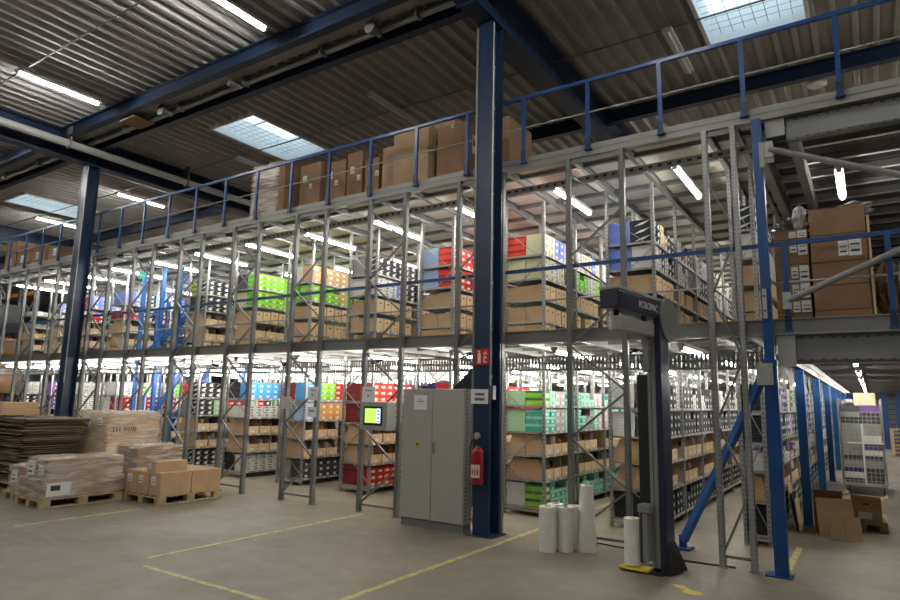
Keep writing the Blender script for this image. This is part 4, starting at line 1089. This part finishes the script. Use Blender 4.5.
sheet(7.93, 2.50, .38, .30, -.22, .30, 'smaller flattened tan sheet leaning in front in the corridor', KRAFTL, .0)
tag(MB().box(7.60, 7.72, 2.75, 2.92, 0, .09, BLACK).build('black_bag'), 'small black bag behind the leaning sheets', 'bag')
for i, (x, y, h, m, nmq) in enumerate(((7.30, 3.00, .62, KRAFTL, 'pale tan panel leaning against the rack, hindmost'), (7.34, 2.84, .50, BLACK, 'black panel leaning against the rack'), (7.38, 2.74, .42, KRAFTL, 'lower pale panel leaning against the rack, foremost'))):
    Mx = Matrix.Translation((x, y, 0)) @ Matrix.Rotation(-.12, 4, 'Y')
    mb = MB(); mb.box(-.008, .008, -.02, .42, 0, h, m, Mx); tag(mb.build('leaning_panel'), nmq, 'panel', 'panels leaning by the rack')
def roll_cage(x0, y0, label):
    w, d, h = .74, .82, 1.80
    t = thing('roll_cage', (x0+w/2, y0+d/2, 0), label, 'roll cage', 'roll cages')
    MB().box(x0, x0+w, y0, y0+d, .19, .22, GALV).box(x0-.01, x0+w+.01, y0-.01, y0+.01, .18, .24, GALV).build('base', t)
    for cx_ in (x0+.06, x0+w-.06):
        for cy_ in (y0+.06, y0+d-.06):
            cs_ = MB().box(cx_-.03, cx_+.03, cy_-.03, cy_+.03, .12, .19, GREYD).build('caster', t); MB().tube((cx_-.015, cy_, .06), (cx_+.015, cy_, .06), .06, BLACK, 14).build('wheel', cs_)
    for cx_ in (x0, x0+w): 
        m = MB()
        for cy_ in (y0+.02, y0+d-.02): m.tube((cx_, cy_, .2), (cx_, cy_, h+.1), .014, GALV, 8)
        m.tube((cx_, y0+.02, h+.1), (cx_, y0+d-.02, h+.1), .014, GALV, 8)
        for q in range(15): m.tube((cx_, y0+.02, .3+q*.11), (cx_, y0+d-.02, .3+q*.11), .004, GALV, 5)
        for q in range(5): m.tube((cx_, y0+.1+q*.15, .22), (cx_, y0+.1+q*.15, h+.1), .004, GALV, 5)
        m.build('side_frame', t)
    m = MB()
    for q in range(17): m.tube((x0, y0, .28+q*.085), (x0+w, y0, .28+q*.085), .004, GALV, 5)
    for q in range(10): m.tube((x0+.04+q*.074, y0, .24), (x0+.04+q*.074, y0, 1.64), .004, GALV, 5)
    m.tube((x0+w*.52, y0-.01, .22), (x0+w*.52, y0-.01, 1.4), .016, LAMPW, 8).tube((x0+.12, y0-.01, 1.02), (x0+w, y0-.01, 1.02), .012, LAMPW, 8)
    m.build('front_grid', t)
    return t
roll_cage(7.74, 7.9, 'nearest wire roll cage loaded with bags in the right corridor')
cs = ['grey', 'slate', 'white', 'purple', 'grey', 'darkgrey', 'navy', 'grey', 'darkgrey', 'grey', 'white', 'slate', 'grey']
rr = random.Random(4); z = .222; i = 1
while z < 1.75:
    hh = rr.uniform(.09, .15)
    for s_ in (0, 1):
        x = 7.77+s_*.345
        tag(MB().box(x, x+.335, 7.94, 8.62, z, z+hh-.004, cm({'slate': 'darkgrey'}.get(*(lambda c: (c, c))(rr.choice(cs))))).build('folded_crate'), 'flat parcel in nearest roll cage, %s column, %s from bottom' % (['left', 'right'][s_], ORD[i]), 'parcel', 'parcels in the roll cage')
    z += hh; i += 1
carton(8.02, 8.40, 7.95, 8.4, z+.004, z+.26, 'cream carton on top of the nearest roll cage load', cm('cream'), False)
crumple(7.95, 8.1, z, .15, .15, .13, PLW, 'white plastic bag on top of the nearest roll cage load', 9)
roll_cage(7.74, 9.3, 'second wire roll cage behind the nearest one')
carton(7.80, 8.40, 9.4, 10.0, .222, 1.5, 'dark parcel stack inside the second roll cage', cm('darkgrey'), False)
carton(7.86, 8.4, 9.45, 10.0, 1.502, 2.05, 'navy parcel on top inside the second roll cage', cm('navy'), False)
for i, z in enumerate((0, .14, .28, .42, .56, .70, .84)):
    t = pallet(8.85, 9.65, 22.0, 23.2, 'wooden pallet in the far corridor pile, %s from bottom' % ORD[i+1], 'far pallet pile'); t.location.z = z*1.0

# ------------------------------------------------------------------ blue stair
t = thing('blue_stair', (-6.6, 1.9, 0), 'blue steel stair climbing between the decks behind the rack frames', 'stairs')
for i, (x, y) in enumerate(((-7.25, 1.50), (-6.40, 1.50), (-5.66, 1.50), (-7.25, 3.6), (-5.66, 3.6))):
    MB().box(x-.04, x+.04, y-.04, y+.04, 0, 4.9, SKYB).build('post', t)
for (z0, z1, xa, xb, ya, yb) in ((0, 2.62, -8.5, -5.95, 2.1, 2.8), (2.64, 3.70, -7.2, -5.45, 1.62, 2.35)):
    for y in (ya, yb): MB().bar((xa, y, z0+.02), (xb, y, z1-.12), .03, .15, SKYB, (0, 0, 1)).build('stringer', t)
    tr = MB(); n = 12
    for q in range(1, n): f = q/n; tr.box(xa+(xb-xa)*f-.12, xa+(xb-xa)*f+.12, ya+.015, yb-.015, z0+(z1-z0)*f-.03, z0+(z1-z0)*f, GALV)
    tr.build('tread', t)
    for y in (ya, yb):
        fe = .55 if z0 == 0 else 1.0; ze = z0+.92+(z1-z0)*fe
        r = MB().bar((xa, y, z0+.92), (xa+(xb-xa)*fe, y, ze), .035, .035, SKYB)
        for q in (0, .25, .5, .99):
            f = q*fe; r.box(xa+(xb-xa)*f-.02, xa+(xb-xa)*f+.02, y-.02, y+.02, z0+(z1-z0)*f+.02, z0+.92+(z1-z0)*f, SKYB)
        r.build('handrail', t)
t = thing('exit_sign', (-6.9, 1.2, 4.6), 'green emergency exit sign hanging above the blue stair', 'sign')
MB().box(-7.02, -6.72, 1.18, 1.21, 4.58, 4.74, EXITG).build('lit_panel', t)
MB().box(-6.93, -6.89, 1.178, 1.18, 4.61, 4.69, WHITE).box(-6.86, -6.78, 1.178, 1.18, 4.64, 4.66, WHITE).build('pictogram', t)
# pallet rack with orange beams far left and mesh screen
t = thing('orange_pallet_rack', (-16, 2, 0), 'dark pallet rack with orange beams at the far left edge', 'pallet rack')
for x in (-18.4, -15.9, -14.5):
    for y in (1.0, 2.1): MB().box(x-.05, x+.05, y-.04, y+.04, 0, 5.6, NAVY).build('upright', t)
for z in (1.5, 2.75, 3.45, 4.9):
    for y in (.98, 2.12): MB().box(-18.4, -14.5, y-.03, y+.03, z, z+.12, ORANGE).build('beam', t)
for i, (x, z, m) in enumerate(((-17.9, 1.62, KRAFTD), (-16.8, 1.62, KRAFT), (-15.7, 1.62, KRAFTD), (-17.5, 2.87, KRAFTD), (-16.4, 2.87, KRAFT), (-17.7, 3.57, BLACK), (-16.2, 3.57, BLACK))):
    carton(x, x+.95, 1.0, 2.0, z+.002, z+(.55 if z > 2 and z < 3 else .95), '%s load on the orange-beamed rack, %s one' % ('black' if m is BLACK else 'brown', ORD[i+1]), m, False, (), 'loads on the orange rack')
t = thing('mesh_screen', (-13.6, 6, H1), 'dark wire mesh screen at the left end of the middle deck', 'mesh screen')
m = MB()
for q in range(22): m.tube((-13.9+q*.12, 5.5, H1), (-13.9+q*.12, 5.5, 4.8), .006, BLACK, 4)
for q in range(18): m.tube((-13.9, 5.5, H1+.1+q*.12), (-11.3, 5.5, H1+.1+q*.12), .006, BLACK, 4)
m.build('wire_mesh', t)
MB().box(-13.95, -13.88, 5.46, 5.54, H1, 4.9, NAVY).box(-11.32, -11.25, 5.46, 5.54, H1, 4.9, NAVY).build('frame', t)

# ------------------------------------------------------------------ world, render settings
w = bpy.data.worlds.new('overcast'); SC.world = w; w.use_nodes = True
bg = w.node_tree.nodes['Background']; bg.inputs['Color'].default_value = (.80, .92, 1.0, 1); bg.inputs['Strength'].default_value = 1.35
SC.view_settings.view_transform = 'Standard'; SC.view_settings.look = 'None'; SC.view_settings.gamma = 1.0
SC.view_settings.use_curve_mapping = False; SC.view_settings.exposure = 0.9
SC.cycles.max_bounces = 6; SC.cycles.diffuse_bounces = 4; SC.cycles.glossy_bounces = 3; SC.cycles.transparent_max_bounces = 12
SC.cycles.use_denoising = True; SC.cycles.use_light_tree = True; SC.cycles.sample_clamp_indirect = 4.0; SC.cycles.sample_clamp_direct = 20.0
dups = {l: n for l, n in LABELS.items() if len(n) > 1}
print('DUP LABELS', len(dups), list(dups.items())[:5], 'objects', len(SC.objects))
